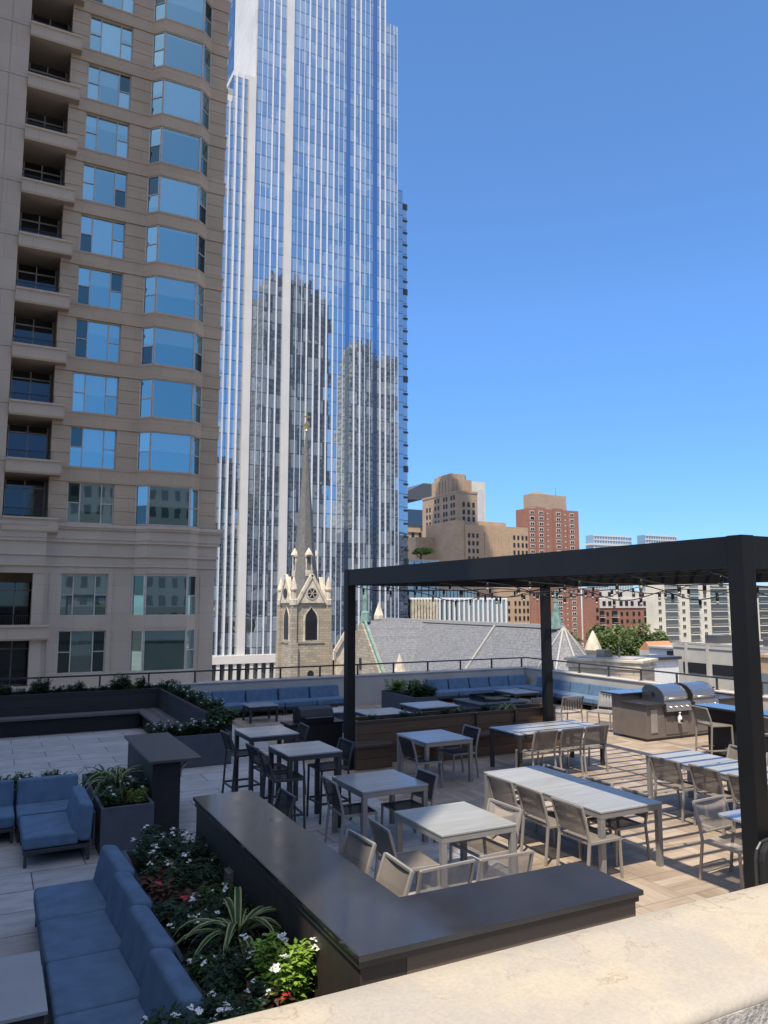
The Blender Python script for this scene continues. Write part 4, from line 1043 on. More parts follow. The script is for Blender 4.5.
# ================================================================== TABLES AND CHAIRS
def table(label, x0, x1, y0, y1, h_, group, long_=False, top='table_tile', frame='grey_frame', axis=1):
    t_ = thing('dining_table' if h_ < .9 else 'high_table', label, 'table', ((x0 + x1) / 2, (y0 + y1) / 2, 0), 0, group)
    hx, hy = (x1 - x0) / 2, (y1 - y0) / 2
    if long_:
        tm = MB().box(-hx, hx, -hy, -.006, h_ - .022, h_).box(-hx, hx, .006, hy, h_ - .022, h_) if hy > hx else MB().box(-hx, -.006, -hy, hy, h_ - .022, h_).box(.006, hx, -hy, hy, h_ - .022, h_)
    else: tm = MB().box(-hx, hx, -hy, hy, h_ - .022, h_)
    tm.build('tabletop', top, t_, bevel=.004)
    fr = MB(); z0, z1 = h_ - .085, h_ - .024
    e = .006
    fr.box(-hx + e, hx - e, -hy + e, -hy + .05, z0, z1).box(-hx + e, hx - e, hy - .05, hy - e, z0, z1).box(-hx + e, -hx + .05, -hy + .05, hy - .05, z0, z1).box(hx - .05, hx - e, -hy + .05, hy - .05, z0, z1)
    if long_: fr.box(-.03, .03, -hy + .05, hy - .05, z0, z1) if hx > hy else fr.box(-hx + .05, hx - .05, -.03, .03, z0, z1)
    fr.build('frame', frame, t_, bevel=.003)
    for sx in (-1, 1):
        for sy in (-1, 1):
            l_ = MB().box(-.032, .032, -.032, .032, 0, z0); o = l_.build('leg', frame, t_, bevel=.003); o.location = (sx * (hx - .04), sy * (hy - .04), 0)
    return t_
GT2 = 'square tables down the left row'
table('high square table farthest back in the left row, in front of the flower planter', 3.72, 4.54, 11.80, 12.68, 1.05, GT2, top='table_tile_skylit', frame='dark_frame')
table('high square table second from the back in the left row, beside the black barbecue', 3.75, 4.56, 10.16, 11.03, 1.05, GT2, top='table_tile_skylit', frame='dark_frame')
table('low square table in the shade between the high tables and the sunlit table', 4.35, 5.32, 9.05, 10.06, .74, GT2, top='table_tile_skylit', frame='grey_frame')
table('sunlit square table just behind the corner of the foreground bar', 4.29, 5.25, 7.04, 8.09, .74, GT2)
table('low square table in the shade in front of the wooden bench', 6.78, 7.75, 11.62, 12.70, .74, 'dining tables', top='table_tile_skylit')
GL = 'long dining tables'
table('long sunlit dining table in the middle with a seam across its pale top', 6.38, 7.36, 6.96, 9.32, .74, GL, True)
table('long dining table striped by louvre shadows beside the wooden planter', 8.70, 10.75, 11.55, 12.50, .74, GL, True, frame='dark_frame', axis=0)
table('long dining table striped by shadows behind the near pergola post', 9.33, 10.30, 6.85, 9.14, .74, GL, True)
# blue-grey stone topped table at the right edge
it = thing('side_table', 'dining table with a thin glossy dark-edged top half behind the near pergola post', 'table', (8.05, 5.85, 0), 0)
tm = MB(); pts_ = []
for sx, sy, a0 in ((1, 1, 0), (-1, 1, 90), (-1, -1, 180), (1, -1, 270)):
    for k in range(5):
        an = R(a0 + k * 22.5); pts_.append((sx * .47 + .06 * math.cos(an), sy * .42 + .06 * math.sin(an)))
tm.prism(pts_, .71, .74); tm.build('tabletop', 'stone_top', it, bevel=.004)
MB().tube((0, 0, .02), (0, 0, .71), .04, .04, 12).box(-.25, .25, -.03, .03, .685, .709).box(-.03, .03, -.25, .25, .685, .709).build('pedestal', 'black_metal', it)
MB().box(-.3, .3, -.3, .3, 0, .02).build('base', 'black_metal', it, bevel=.005)

def seat_proto(name, label, seat_h, back_h, frame, sling, w_=.50, d_=.48, foot=False, rounded=False):
    t_ = thing(name, label, 'chair' if seat_h < .6 else 'bar stool')
    hw, r = w_ / 2, .028
    yb, yf = -d_ / 2, d_ / 2
    for s in (-1, 1):
        MB().bar((s * hw, yf, 0), (s * hw, yf - .02, seat_h), r, r, (0, 1, 0)).build('leg', frame, t_, bevel=.003)
        MB().bar((s * hw, yb - .05, 0), (s * hw, yb, seat_h), r, r, (0, 1, 0)).bar((s * hw, yb, seat_h), (s * hw, yb - .035, seat_h + (back_h - seat_h) * .45), r, r, (0, 1, 0)).bar((s * hw, yb - .035, seat_h + (back_h - seat_h) * .45), (s * hw, yb - .10, back_h), r, r, (0, 1, 0)).build('leg', frame, t_, bevel=.003)
    sf = MB().box(-hw - r / 2 + .002, -hw + r / 2, yb, yf, seat_h - .03, seat_h).box(hw - r / 2, hw + r / 2 - .002, yb, yf, seat_h - .03, seat_h).box(-hw, hw, yf - .035, yf - .008, seat_h - .032, seat_h - .006).box(-hw, hw, yb + .005, yb + .03, seat_h - .032, seat_h - .006)
    if foot:
        ft = MB()
        for s in (-1, 1): ft.box(s * hw - .011, s * hw + .011, yb - .03, yf, .255, .285)
        ft.box(-hw, hw, yf - .02, yf - .002, .25, .28); ft.box(-hw, hw, yb - .045, yb - .025, .25, .28)
        ft.build('footrest', frame, t_, bevel=.002)
    sf.build('seat_frame', frame, t_, bevel=.002)
    st_ = MB(); n = 7
    for i in range(n):                                   # a slightly dished sling
        f0 = lambda i: seat_h + .002 - .014 * math.sin(math.pi * i / n)
        y0, y1 = yb + .02 + (d_ - .03) * i / n, yb + .02 + (d_ - .03) * (i + 1) / n
        st_.add([(-hw + .012, y0, f0(i)), (hw - .012, y0, f0(i)), (hw - .012, y1, f0(i + 1)), (-hw + .012, y1, f0(i + 1))], [(0, 1, 2, 3)])
    st_.build('seat', sling, t_, smooth=True)
    bk = MB(); n = 6; zb0, zb1 = seat_h + .07, back_h - .012
    for i in range(n):
        def yy(z):
            u = (z - seat_h) / (back_h - seat_h); return yb - (.035 * u / .45 if u < .45 else .035 + .065 * (u - .45) / .55)
        za, zc_ = zb0 + (zb1 - zb0) * i / n, zb0 + (zb1 - zb0) * (i + 1) / n
        m_ = 6
        for j in range(m_):
            ua, ub = -1 + 2 * j / m_, -1 + 2 * (j + 1) / m_
            c = lambda u, z: (u * (hw - .010), yy(z) - .028 * (1 - u * u), z)
            bk.add([c(ua, za), c(ub, za), c(ub, zc_), c(ua, zc_)], [(0, 1, 2, 3)])
    bk.build('backrest', sling, t_, smooth=True)
    MB().bar((-hw, yb - .10, back_h - .006), (hw, yb - .10, back_h - .006), r * .9, r * .9).build('top_rail', frame, t_, bevel=.003)
    MB().bar((-hw, yb - .012, zb0 + .004), (hw, yb - .012, zb0 + .004), r * .7, r * .7).build('lower_rail', frame, t_, bevel=.003)
    return t_
chairA = seat_proto('patio_chair', 'x', .45, .85, 'taupe_metal', 'sling_taupe')
chairD = seat_proto('patio_chair', 'x', .45, .85, 'grey_frame', 'sling_dark')  # chairs out of the sun: their shade is put into a dark sling colour
chairM = seat_proto('patio_chair', 'x', .45, .85, 'taupe_metal', 'sling_mesh', .56)
chairB = seat_proto('patio_chair', 'x', .43, .755, 'taupe_metal', 'sling_taupe')
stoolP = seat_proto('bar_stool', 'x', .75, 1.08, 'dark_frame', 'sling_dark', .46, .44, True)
stoolL = seat_proto('bar_stool', 'x', .75, 1.08, 'taupe_metal', 'sling_taupe', .48, .46, True)
used = set()
def put(proto, bx, by, face, label, group, tilt=0):
    """place a seat so that the top of its back stands at (bx, by); face: 'x', '-x', 'y', '-y' (+ tilt degrees)"""
    ang = {'y': 0, '-x': 90, '-y': 180, 'x': 270}[face] + tilt
    d = Vector((0, .34, 0)); d.rotate(Matrix.Rotation(R(ang), 3, 'Z'))
    loc = (bx + d.x, by + d.y, 0)
    if proto.name not in used:
        used.add(proto.name); proto.location = loc; proto.rotation_euler = (0, 0, R(ang)); proto['label'] = label; proto['group'] = group; return proto
    return dup(proto, loc, R(ang), label, group)
GC = 'patio chairs around the dining tables'
put(chairA, 6.06, 8.50, 'x', 'taupe sling chair on the left side of the long sunlit table, farthest of its three', GC, 2)
put(chairA, 6.06, 7.88, 'x', 'taupe sling chair on the left side of the long sunlit table, middle of its three', GC, -2)
put(chairA, 6.04, 7.15, 'x', 'taupe sling chair on the left side of the long sunlit table, nearest of its three', GC, 1)
put(chairB, 7.44, 9.02, '-x', 'chair on the far right side of the long sunlit table, farthest of three', GC)
put(chairB, 7.44, 8.14, '-x', 'chair on the far right side of the long sunlit table, middle of three back tops', GC, 3)
put(chairB, 7.43, 7.46, '-x', 'chair on the far right side of the long sunlit table, nearest of three back tops', GC, -2)
put(chairA, 8.98, 11.12, 'y', 'taupe chair at the shadow-striped table by the planter, left one of three in a row', GC)
put(chairA, 9.58, 11.10, 'y', 'taupe chair at the shadow-striped table by the planter, middle one of three in a row', GC, 2)
put(chairA, 10.14, 11.08, 'y', 'taupe chair at the shadow-striped table by the planter, right one of three in a row', GC, -3)
put(chairA, 8.94, 8.40, 'x', 'taupe chair at the table behind the near post, farthest on its left side', GC, 2)
put(chairA, 8.98, 7.73, 'x', 'taupe chair at the table behind the near post, middle one on its left side', GC, -3)
put(chairA, 8.95, 7.05, 'x', 'taupe chair at the table behind the near post, half hidden by the post', GC)
put(chairA, 10.72, 8.45, '-x', 'chair across the table behind the near post, back poking up left of the post', GC, -4)
put(chairA, 10.72, 7.75, '-x', 'chair across the table behind the near post, back touching the post edge', GC, 3)
put(chairM, 7.64, 6.52, '-y', 'pale mesh chair beside the near pergola post, tucked under the glossy side table', GC, 4)
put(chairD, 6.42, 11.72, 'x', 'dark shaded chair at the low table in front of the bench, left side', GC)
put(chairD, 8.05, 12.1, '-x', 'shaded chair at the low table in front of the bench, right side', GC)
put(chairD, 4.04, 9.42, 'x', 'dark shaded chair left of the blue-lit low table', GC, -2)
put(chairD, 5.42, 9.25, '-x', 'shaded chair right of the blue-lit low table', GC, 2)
put(chairA, 3.72, 7.36, 'x', 'dark-backed chair left of the sunlit square table with a sunny seat', GC, -3)
put(chairM, 5.36, 7.40, '-x', 'pale chair right of the sunlit square table, seat in the shade', GC, 3)
put(chairM, 3.70, 5.97, 'y', 'pale see-through mesh chair back behind the bar top, left one of two', GC, 3)
put(chairM, 4.32, 5.95, 'y', 'pale see-through mesh chair back behind the bar top, right one of two', GC, -2)
# dark padded chair at the bottom right
bk_ = thing('patio_chair', 'dark chair with a rounded padded back at the right end of the stucco wall', 'chair', (6.29, 4.36, 0), R(184), GC)
bk_.scale = (1, 1, 1.065)
pb_ = MB(); prf = [(-.27, .42), (-.27, .88), (-.25, .95), (-.19, 1.0), (-.10, 1.01), (.10, 1.01), (.19, 1.0), (.25, .95), (.27, .88), (.27, .42)]
pb_.extr(prf, 'y', -.30, -.235); pb_.build('backrest', 'sling_dark', bk_, bevel=.02, seg=3)
tb_ = MB()
for k in range(len(prf) - 1): tb_.tube((prf[k][0] * 1.03, -.31, prf[k][1]), (prf[k + 1][0] * 1.03, -.31, prf[k + 1][1]), .014)
tb_.build('back_frame', 'dark_frame', bk_)
MB().box(-.26, .26, -.24, .24, .40, .47).build('seat', 'sling_dark', bk_, bevel=.02, seg=3)
for sx in (-1, 1):
    for sy in (-1, 1): MB().tube((sx * .24, sy * .24, 0), (sx * .23, sy * .22, .41), .016).build('leg', 'dark_frame', bk_)
GS = 'bar stools'
put(stoolP, 3.42, 12.22, 'x', 'dark bar stool left of the farthest high table, by the grey planter', GS, 2)
put(stoolP, 4.86, 12.35, '-x', 'dark bar stool right of the farthest high table', GS, -3)
put(stoolP, 3.45, 10.92, 'x', 'dark bar stool left of the nearer high table, farther of two', GS, 3)
put(stoolP, 3.43, 10.36, 'x', 'dark bar stool left of the nearer high table, nearer of two', GS, -4)
put(stoolP, 4.90, 10.70, '-x', 'bar stool right of the nearer high table with its seat pulled out', GS, 2)
put(stoolP, 3.02, 8.12, '-x', 'dark bar stool behind the far part of the foreground bar, in the shade', GS)
put(stoolL, 3.05, 6.35, '-x', 'pale bar stool behind the foreground bar, its back half sunlit', GS, 3)
put(stoolL, 3.03, 5.62, '-x', 'pale sunlit bar stool in the inner corner of the foreground bar', GS, -2)
put(stoolL, 12.55, 10.85, 'x', 'taupe bar stool at the blue-topped bar, left of the near post', GS, -14)
put(stoolL, 12.50, 9.35, 'x', 'taupe bar stool at the blue-topped bar, right of the near post', GS, -6)
put(stoolL, 13.98, 10.1, '-x', 'bar stool on the far side of the blue-topped bar at the right edge', GS, 5)
put(stoolL, 13.98, 9.2, '-x', 'bar stool farthest right on the far side of the blue-topped bar', GS, -5)

# blue topped bar
kb = thing('bar_table', 'long bar with a glossy blue-reflecting top in front of the grills', 'bar counter', (13.25, 9.4, 0))
W(MB().box(12.93, 13.53, 7.6, 11.3, 1.012, 1.05), 'countertop', 'bar_top', kb, .005)
W(MB().box(13.08, 13.38, 7.8, 11.1, 0, 1.01), 'base', 'planter_dark', kb, .004)
W(MB().box(12.98, 13.05, 7.9, 11.0, .16, .20), 'foot_rail', 'bronze_metal', kb)

# ================================================================== GRILL ISLAND
gi = thing('grill_island', 'taupe outdoor kitchen island holding two steel grills', 'outdoor kitchen', (14.8, 13.4, 0))
W(MB().box(13.33, 17.0 - .55, 12.98, 13.75, .06, .79).box(13.40, 16.4, 13.04, 13.7, 0, .06).box(13.33, 16.45, 13.752, 14.05, .06, .96), 'cabinet', 'cabinet_taupe', gi, .004)
W(MB().box(13.28, 13.86, 12.90, 13.745, .792, .832).box(14.70, 14.80, 12.90, 13.745, .792, .832).box(15.64, 16.46, 12.90, 13.745, .792, .832), 'countertop', 'counter_dark', gi, .004)
W(MB().box(13.22, 16.46, 13.70, 14.30, .962, 1.0), 'raised_bar', 'bar_top', gi, .004)
W(MB().box(13.46, 13.66, 12.965, 12.979, .18, .70), 'door', 'taupe_metal', gi, .003)
W(MB().box(13.92, 14.62, 12.966, 12.979, .12, .52).box(14.86, 15.56, 12.966, 12.979, .12, .52), 'cabinet_door', 'cabinet_taupe', gi, .003)
def grill(x, label):
    t_ = thing('gas_grill', label, 'grill', (x, 13.3, .80), 0, 'built-in grills')
    pr_ = [(-.30, .06), (-.32, .16), (-.26, .27), (-.14, .36), (.02, .40), (.20, .39), (.32, .30), (.34, .06)]
    h_ = MB().extr(pr_, 'x', -.37, .37); h_.build('hood', 'steel', t_, bevel=.008)
    for s in (-1, 1):
        sd = MB().extr([(y * 1.03 - .004, z * 1.02) for y, z in pr_], 'x', s * .378 - .012, s * .378 + .012); o = sd.build('hood_side', 'dark_steel', t_, bevel=.004)
        MB().tube((s * .388, -.02, .2), (s * .402, -.02, .2), .055, .055, 12).build('hinge_cap', 'black_metal', o)
    MB().box(-.40, .40, -.34, .36, -.01, .058).build('firebox', 'dark_steel', t_, bevel=.004)
    MB().extr([(-.34, -.17), (-.42, -.16), (-.40, .02), (-.34, .05)], 'x', -.40, .40).build('control_panel', 'steel', t_, bevel=.004)
    for k in range(4):
        kx = -.27 + k * .18; MB().tube((kx, -.405, -.07), (kx, -.455, -.075), .034, .028, 12).build('knob', 'steel', t_, smooth=False, bevel=.004)
    MB().tube((-.30, -.40, .13), (.30, -.40, .13), .014).tube((-.28, -.40, .13), (-.28, -.31, .13), .01).tube((.28, -.40, .13), (.28, -.31, .13), .01).build('handle', 'steel', t_, smooth=True)
    MB().box(-.39, .39, -.335, -.325, -.28, -.172).build('drip_panel', 'black_metal', t_)
    return t_
grill(14.28, 'stainless steel grill with a rounded hood, left one on the island')
grill(15.22, 'stainless steel grill with a rounded hood, right one on the island')
bt_ = thing('hanging_bottle', 'small white bottle hanging on the front of the left grill', 'bottle', (14.30, 12.90, .36))
MB().lathe((0, 0), [(.045, 0), (.05, .02), (.05, .14), (.02, .18), (.018, .22), (.03, .225), (.03, .25)], 12).build('bottle', 'white_paint', bt_, smooth=True)
MB().bar((0, 0, .24), (0, .05, .36), .012).box(-.04, .04, -.052, -.046, .03, .09).build('hook', 'black_metal', bt_)
# black barbecue cart behind the high tables
bq = thing('barbecue_cart', 'black barbecue with a curved hood behind the high tables', 'grill', (6.15, 15.2, 0))
MB().box(-.55, .55, -.28, .28, .08, .62).build('cabinet', 'black_metal', bq, bevel=.006)
MB().extr([(-.26, .66), (-.27, .8), (-.18, .93), (0, .98), (.18, .93), (.27, .8), (.26, .66)], 'x', -.36, .36).build('hood', 'black_metal', bq, bevel=.012)
MB().box(-.62, .62, -.29, .29, .62, .66).build('shelf', 'dark_metal', bq, bevel=.004)
MB().tube((-.3, -.33, .78), (.3, -.33, .78), .014).tube((-.3, -.33, .78), (-.3, -.26, .78), .01).tube((.3, -.33, .78), (.3, -.26, .78), .01).build('handle', 'dark_steel', bq)
for sx in (-1, 1):
    for sy in (-1, 1): MB().tube((sx * .48 - .02, sy * .22, .05), (sx * .48 + .02, sy * .22, .05), .05, .05, 12).build('wheel', 'black_metal', bq)

# ================================================================== SOFAS
def cushion(x0, x1, y0, y1, z0, z1): return MB().box(x0 + .012, x1 - .012, y0 + .006, y1 - .006, z0, z1)
def sofa_run(par, p, q, depth, n, skew=0.0):
    """modules from p to q; the back is to the right of the direction p->q"""
    p = Vector((*p, 0)); q = Vector((*q, 0)); d = (q - p).normalized(); L = (q - p).length / n; nl = Vector((d.y, -d.x, 0))
    def tr(m_): m_.v = [tuple(p + d * x + nl * (y - depth) + Vector((0, 0, z))) for x, y, z in m_.v]; return m_
    for i in range(n):
        x0, x1 = i * L, (i + 1) * L
        W(tr(cushion(x0, x1, .0, depth - .16, .20, .36)), 'seat_cushion', 'blue_fabric', par, .035, seg=3)
        b_ = MB().extr([(depth - .24, .345), (depth - .16, .69), (depth + .0, .66), (depth - .02, .22), (depth - .16, .22)], 'x', x0 + .018, x1 - .018)
        b_.v = [(x, y + skew * (.6 - (x - x0) / L), z) for x, y, z in b_.v]
        W(tr(b_), 'back_cushion', 'blue_fabric', par, .045, seg=4)
        W(tr(MB().box(x0 + .015, x1 - .015, .02, depth - .02, .15, .195)), 'frame', 'dark_frame', par, .004)
        for xx in (x0 + .04, x1 - .04):
            for yy in (.05, depth - .05):
                W(tr(MB().box(xx - .018, xx + .018, yy - .018, yy + .018, 0, .15)), 'leg', 'dark_frame', par)
        W(tr(MB().box(x0 + .1, x0 + .14, depth + .005, depth + .03, .15, .5).box(x1 - .14, x1 - .1, depth + .005, depth + .03, .15, .5).box(x0 + .1, x1 - .1, depth + .005, depth + .03, .5, .53)), 'back_frame', 'dark_frame', par)
s1 = thing('sofa', 'blue fabric sofa in the left foreground, facing away from the flower planter', 'sofa', (.95, 6.8, 0), 0, 'blue sofas')
sofa_run(s1, (.55 + .78, 5.08), (.55 + .78, 8.58), .80, 4, .05)
s2 = thing('sofa', 'blue corner sofa at the left edge in front of the grassy planter', 'sofa', (.5, 11.6, 0), 0, 'blue sofas')
sofa_run(s2, (1.29, 10.35), (1.29, 11.42), .80, 1)
sofa_run(s2, (1.29, 12.26), (-1.2, 12.26), .80, 3)
W(cushion(.52, 1.1, 11.43, 11.47, .2, .36), 'seat_cushion', 'blue_fabric', s2)
s3 = thing('sofa', 'blue sofa against the far wall, left of the pergola post', 'sofa', (7.2, 21.0, 0), 0, 'blue sofas')
sofa_run(s3, (9.42, 21.42), (4.62, 21.42), .82, 5)
s4 = thing('sofa', 'long blue corner sofa along the far and right walls', 'sofa', (15, 20, 0), 0, 'blue sofas')
sofa_run(s4, (16.40, 21.42), (12.45, 21.42), .82, 5)
sofa_run(s4, (16.42, 16.4), (16.42, 20.58), .82, 5)

# coffee tables, fire table
def low_table(name, label, x0, x1, y0, y1, h_, top, frame, solid=False):
    t_ = thing(name, label, 'table', ((x0 + x1) / 2, (y0 + y1) / 2, 0), 0)
    W(MB().box(x0, x1, y0, y1, h_ - .03, h_), 'tabletop', top, t_, .005)
    if solid: W(MB().box(x0 + .05, x1 - .05, y0 + .05, y1 - .05, 0, h_ - .031), 'base', 'planter_grey', t_, .004)
    else:
        W(MB().box(x0 + .02, x1 - .02, y0 + .02, y0 + .05, h_ - .09, h_ - .031).box(x0 + .02, x1 - .02, y1 - .05, y1 - .02, h_ - .09, h_ - .031).box(x0 + .02, x0 + .05, y0 + .05, y1 - .05, h_ - .09, h_ - .031).box(x1 - .05, x1 - .02, y0 + .05, y1 - .05, h_ - .09, h_ - .031), 'frame', frame, t_)
        for x in (x0 + .045, x1 - .045):
            for y in (y0 + .045, y1 - .045): W(MB().box(x - .025, x + .025, y - .025, y + .025, 0, h_ - .09), 'leg', frame, t_)
    return t_
low_table('coffee_table', 'grey coffee table at the bottom left corner, in front of the blue sofa', -.5, .50, 5.95, 6.95, .40, 'coffee_top', 'dark_frame')
low_table('coffee_table', 'pale coffee table in front of the far left sofa', 6.15, 6.95, 19.6, 20.3, .43, 'table_tile_skylit', 'dark_frame')
low_table('side_table', 'dark topped low table beyond the black barbecue', 6.75, 8.1, 17.2, 18.0, .5, 'table_tile_skylit', 'planter_dark', True)
low_table('coffee_table', 'pale square table behind the wooden planter, left one of two', 7.55, 8.6, 15.3, 16.3, .66, 'table_tile_skylit', 'dark_frame')
low_table('coffee_table', 'pale square table behind the wooden planter, right one of two', 8.95, 10.05, 15.6, 16.6, .70, 'table_tile_skylit', 'dark_frame')
low_table('coffee_table', 'blue-lit coffee table in the corner of the far sofa', 14.2, 15.1, 19.0, 20.1, .40, 'table_tile_skylit', 'dark_frame')
fp = low_table('fire_table', 'square grey fire table in front of the far corner sofa', 11.4, 12.95, 16.75, 18.1, .50, 'planter_grey', 'planter_grey', True)
W(MB().box(11.8, 12.55, 17.1, 17.75, .501, .53), 'burner_tray', 'stone_top', fp, .005)
W(MB().box(11.76, 12.59, 17.06, 17.09, .501, .64).box(11.76, 12.59, 17.76, 17.79, .501, .64).box(11.76, 11.79, 17.09, 17.76, .501, .64).box(12.56, 12.59, 17.09, 17.76, .501, .64), 'glass_guard', 'dark_glass', fp)
# lounge chairs near the far sofas
GLc = 'lounge chairs near the far sofa'
lc = seat_proto('lounge_chair', 'x', .38, .78, 'grey_frame', 'sling_mesh', .62, .6)
lst = MB()
for i in range(8): lst.box(-.27 + i * .077 - .012, -.27 + i * .077 + .012, -.40, -.392, .46, .74)
lst.build('back_strap', 'dark_frame', lc)
put(lc, 13.15, 15.25, 'y', 'low lounge chair with a striped strap back, right of the pergola back post', GLc, -4)
put(lc, 12.25, 15.4, 'y', 'low lounge chair half hidden by the pergola back post', GLc, 2)
put(lc, 14.35, 15.2, 'x', 'low lounge chair seen side-on next to the grill island', GLc, 200)

# ================================================================== PLANTERS
def planter(name, label, x0, x1, y0, y1, h_, m, group=None, t=.04, z0=0.0):
    t_ = thing(name, label, 'planter', ((x0 + x1) / 2, (y0 + y1) / 2, z0), 0, group)
    W(MB().box(x0, x1, y0, y0 + t, z0, h_).box(x0, x1, y1 - t, y1, z0, h_).box(x0, x0 + t, y0 + t, y1 - t, z0, h_).box(x1 - t, x1, y0 + t, y1 - t, z0, h_), 'wall', m, t_, .004)
    W(MB().box(x0 + t, x1 - t, y0 + t, y1 - t, z0, h_ - .05), 'soil', 'soil', t_)
    return t_
planter('planter', 'long flower planter between the foreground sofa and the bar', 1.42, 2.065, 4.2, 9.0, .46, 'planter_grey')
planter('planter', 'slate grey planter beside the bar pedestal, right of the corner sofa', 1.38, 2.03, 10.42, 12.62, .57, 'planter_grey')
planter('planter', 'low planter of grasses behind the corner sofa', -2.2, 1.26, 12.36, 12.9, .50, 'planter_grey')
planter('planter', 'grey planter of white flowers behind the bar pedestal', 2.75, 4.36, 15.0, 15.62, .60, 'planter_grey')
planter('planter', 'grey planter with green shrubs in front of the far wall', 10.4, 11.1, 18.4, 20.4, .55, 'planter_grey')
# dark L-shaped bench with raised planter behind it
db = thing('planter_bench', 'dark L-shaped planter wall with a built-in bench at the far left', 'bench', (1.5, 20, 0))
W(MB().box(-4, 4.5, 20.55, 20.62, 0, .92).box(-4, 4.5, 21.3, 21.37, 0, .92).box(4.0, 4.07, 15.64, 20.549, 0, .92).box(4.48, 4.55, 15.64, 21.3, 0, .92).box(4.07, 4.48, 15.64, 15.7, 0, .92), 'planter_wall', 'wood_dark', db, .004)
W(MB().box(-4, 4.48, 20.62, 21.3, 0, .86).box(4.07, 4.48, 15.7, 20.62, 0, .86), 'soil', 'soil', db)
W(MB().box(-4, 3.45, 20.08, 20.548, .375, .43), 'seat', 'bench_grey', db, .004)
W(MB().box(3.452, 3.998, 17.1, 20.548, .375, .43), 'seat', 'bench_grey_x', db, .004)
W(MB().box(-4, 3.5, 20.20, 20.54, 0, .374).box(3.55, 3.99, 17.2, 20.19, 0, .374), 'bench_base', 'planter_dark', db)
# wooden planter with bench under the pergola
wb = thing('planter_bench', 'brown timber planter with a built-in bench under the pergola', 'bench', (9, 13.6, 0))
W(MB().box(6.48, 11.35, 13.72, 13.77, 0, .83).box(6.48, 11.35, 14.25, 14.30, 0, .83).box(6.48, 6.53, 13.77, 14.25, 0, .83).box(11.36 - .06, 11.35, 13.77, 14.25, 0, .83), 'planter_wall', 'wood_brown', wb, .004)
W(MB().box(6.53, 11.3, 13.77, 14.25, 0, .76), 'soil', 'soil', wb)
W(MB().box(6.25, 7.05, 13.28, 13.718, .40, .45).box(8.0, 11.35, 13.28, 13.718, .40, .45), 'seat', 'wood_bench', wb, .004)
W(MB().box(6.28, 7.02, 13.32, 13.71, 0, .399).box(8.03, 11.32, 13.36, 13.71, 0, .399), 'bench_base', 'wood_brown', wb, .003)
W(MB().box(10.2, 10.23, 13.66, 13.72, .55, .83).box(9.2, 9.23, 13.66, 13.72, .55, .83), 'bracket', 'bronze_metal', wb)

# ================================================================== PLANTS
prg = random.Random(11)
def leaf(mb, p, d, L, w_, droop=.3):
    d = Vector(d).normalized(); s_ = d.cross(Vector((0, 0, 1)))
    if s_.length < .05: s_ = Vector((1, 0, 0))
    s_.normalize(); p = Vector(p)
    m_ = p + d * L * .5; e = p + d * L + Vector((0, 0, -droop * L))
    mb.add([p, m_ - s_ * w_ + Vector((0, 0, -.02 * L)), e, m_ + s_ * w_ + Vector((0, 0, -.02 * L)), m_ + Vector((0, 0, .04 * L))], [(0, 1, 4), (1, 2, 4), (2, 3, 4), (3, 0, 4)])
def flower(mb, c, r, rng, n=6, tilt=.6):
    nrm = Vector((rng.uniform(-tilt, tilt), rng.uniform(-tilt, tilt), 1)).normalized(); a_ = nrm.orthogonal().normalized(); b_ = nrm.cross(a_); c = Vector(c)
    for k in range(n):
        t0 = k / n * 6.283; d = a_ * math.cos(t0) + b_ * math.sin(t0); s_ = nrm.cross(d)
        mb.mat(0).add([c, c + d * r * .6 - s_ * r * .28, c + d * r + nrm * r * .12, c + d * r * .6 + s_ * r * .28], [(0, 1, 2, 3)])
    mb.mat(1).add([c + a_ * r * .2 + nrm * .004, c + b_ * r * .2 + nrm * .004, c - a_ * r * .2 + nrm * .004, c - b_ * r * .2 + nrm * .004], [(0, 1, 2, 3)])
def bush_mesh(seed, r, h_, n, L, w_, mat, fl=0, fr=.03, pet='white_petal', up=.35, cluster=1):
    rng = random.Random(seed); lv_ = MB()
    stems = [(rng.uniform(-r, r) * .8, rng.uniform(-r, r) * .8, h_ * rng.uniform(.55, 1.05)) for _ in range(14)]
    for i in range(n):
        sx, sy, sh = rng.choice(stems); z = sh * rng.uniform(.15, 1.0); t_ = z / max(.01, sh)
        p = (sx * (.5 + .5 * t_) + rng.gauss(0, r * .12), sy * (.5 + .5 * t_) + rng.gauss(0, r * .12), z)
        a_ = rng.uniform(0, 6.283); leaf(lv_, p, (math.cos(a_), math.sin(a_), rng.uniform(-.1, up * 2)), L * rng.uniform(.6, 1.25), w_ * rng.uniform(.7, 1.2), rng.uniform(.1, .5))
    for sx, sy, sh in stems: lv_.tube((sx * .3, sy * .3, 0), (sx, sy, sh), .006, .003, 4)
    f_ = []
    for i in range(fl):
        sx, sy, sh = rng.choice(stems); fb_ = MB(); c = Vector((sx + rng.gauss(0, r * .22), sy + rng.gauss(0, r * .22), sh * rng.uniform(.85, 1.12) + .02))
        for q in range(cluster):
            a_ = q * 2.4; d = fr * .75 * math.sqrt(q); flower(fb_, c + Vector((d * math.cos(a_), d * math.sin(a_), -.012 * q * rng.random())), fr * rng.uniform(.8, 1.2), rng)
        f_.append(fb_)
    return lv_, f_, mat, pet
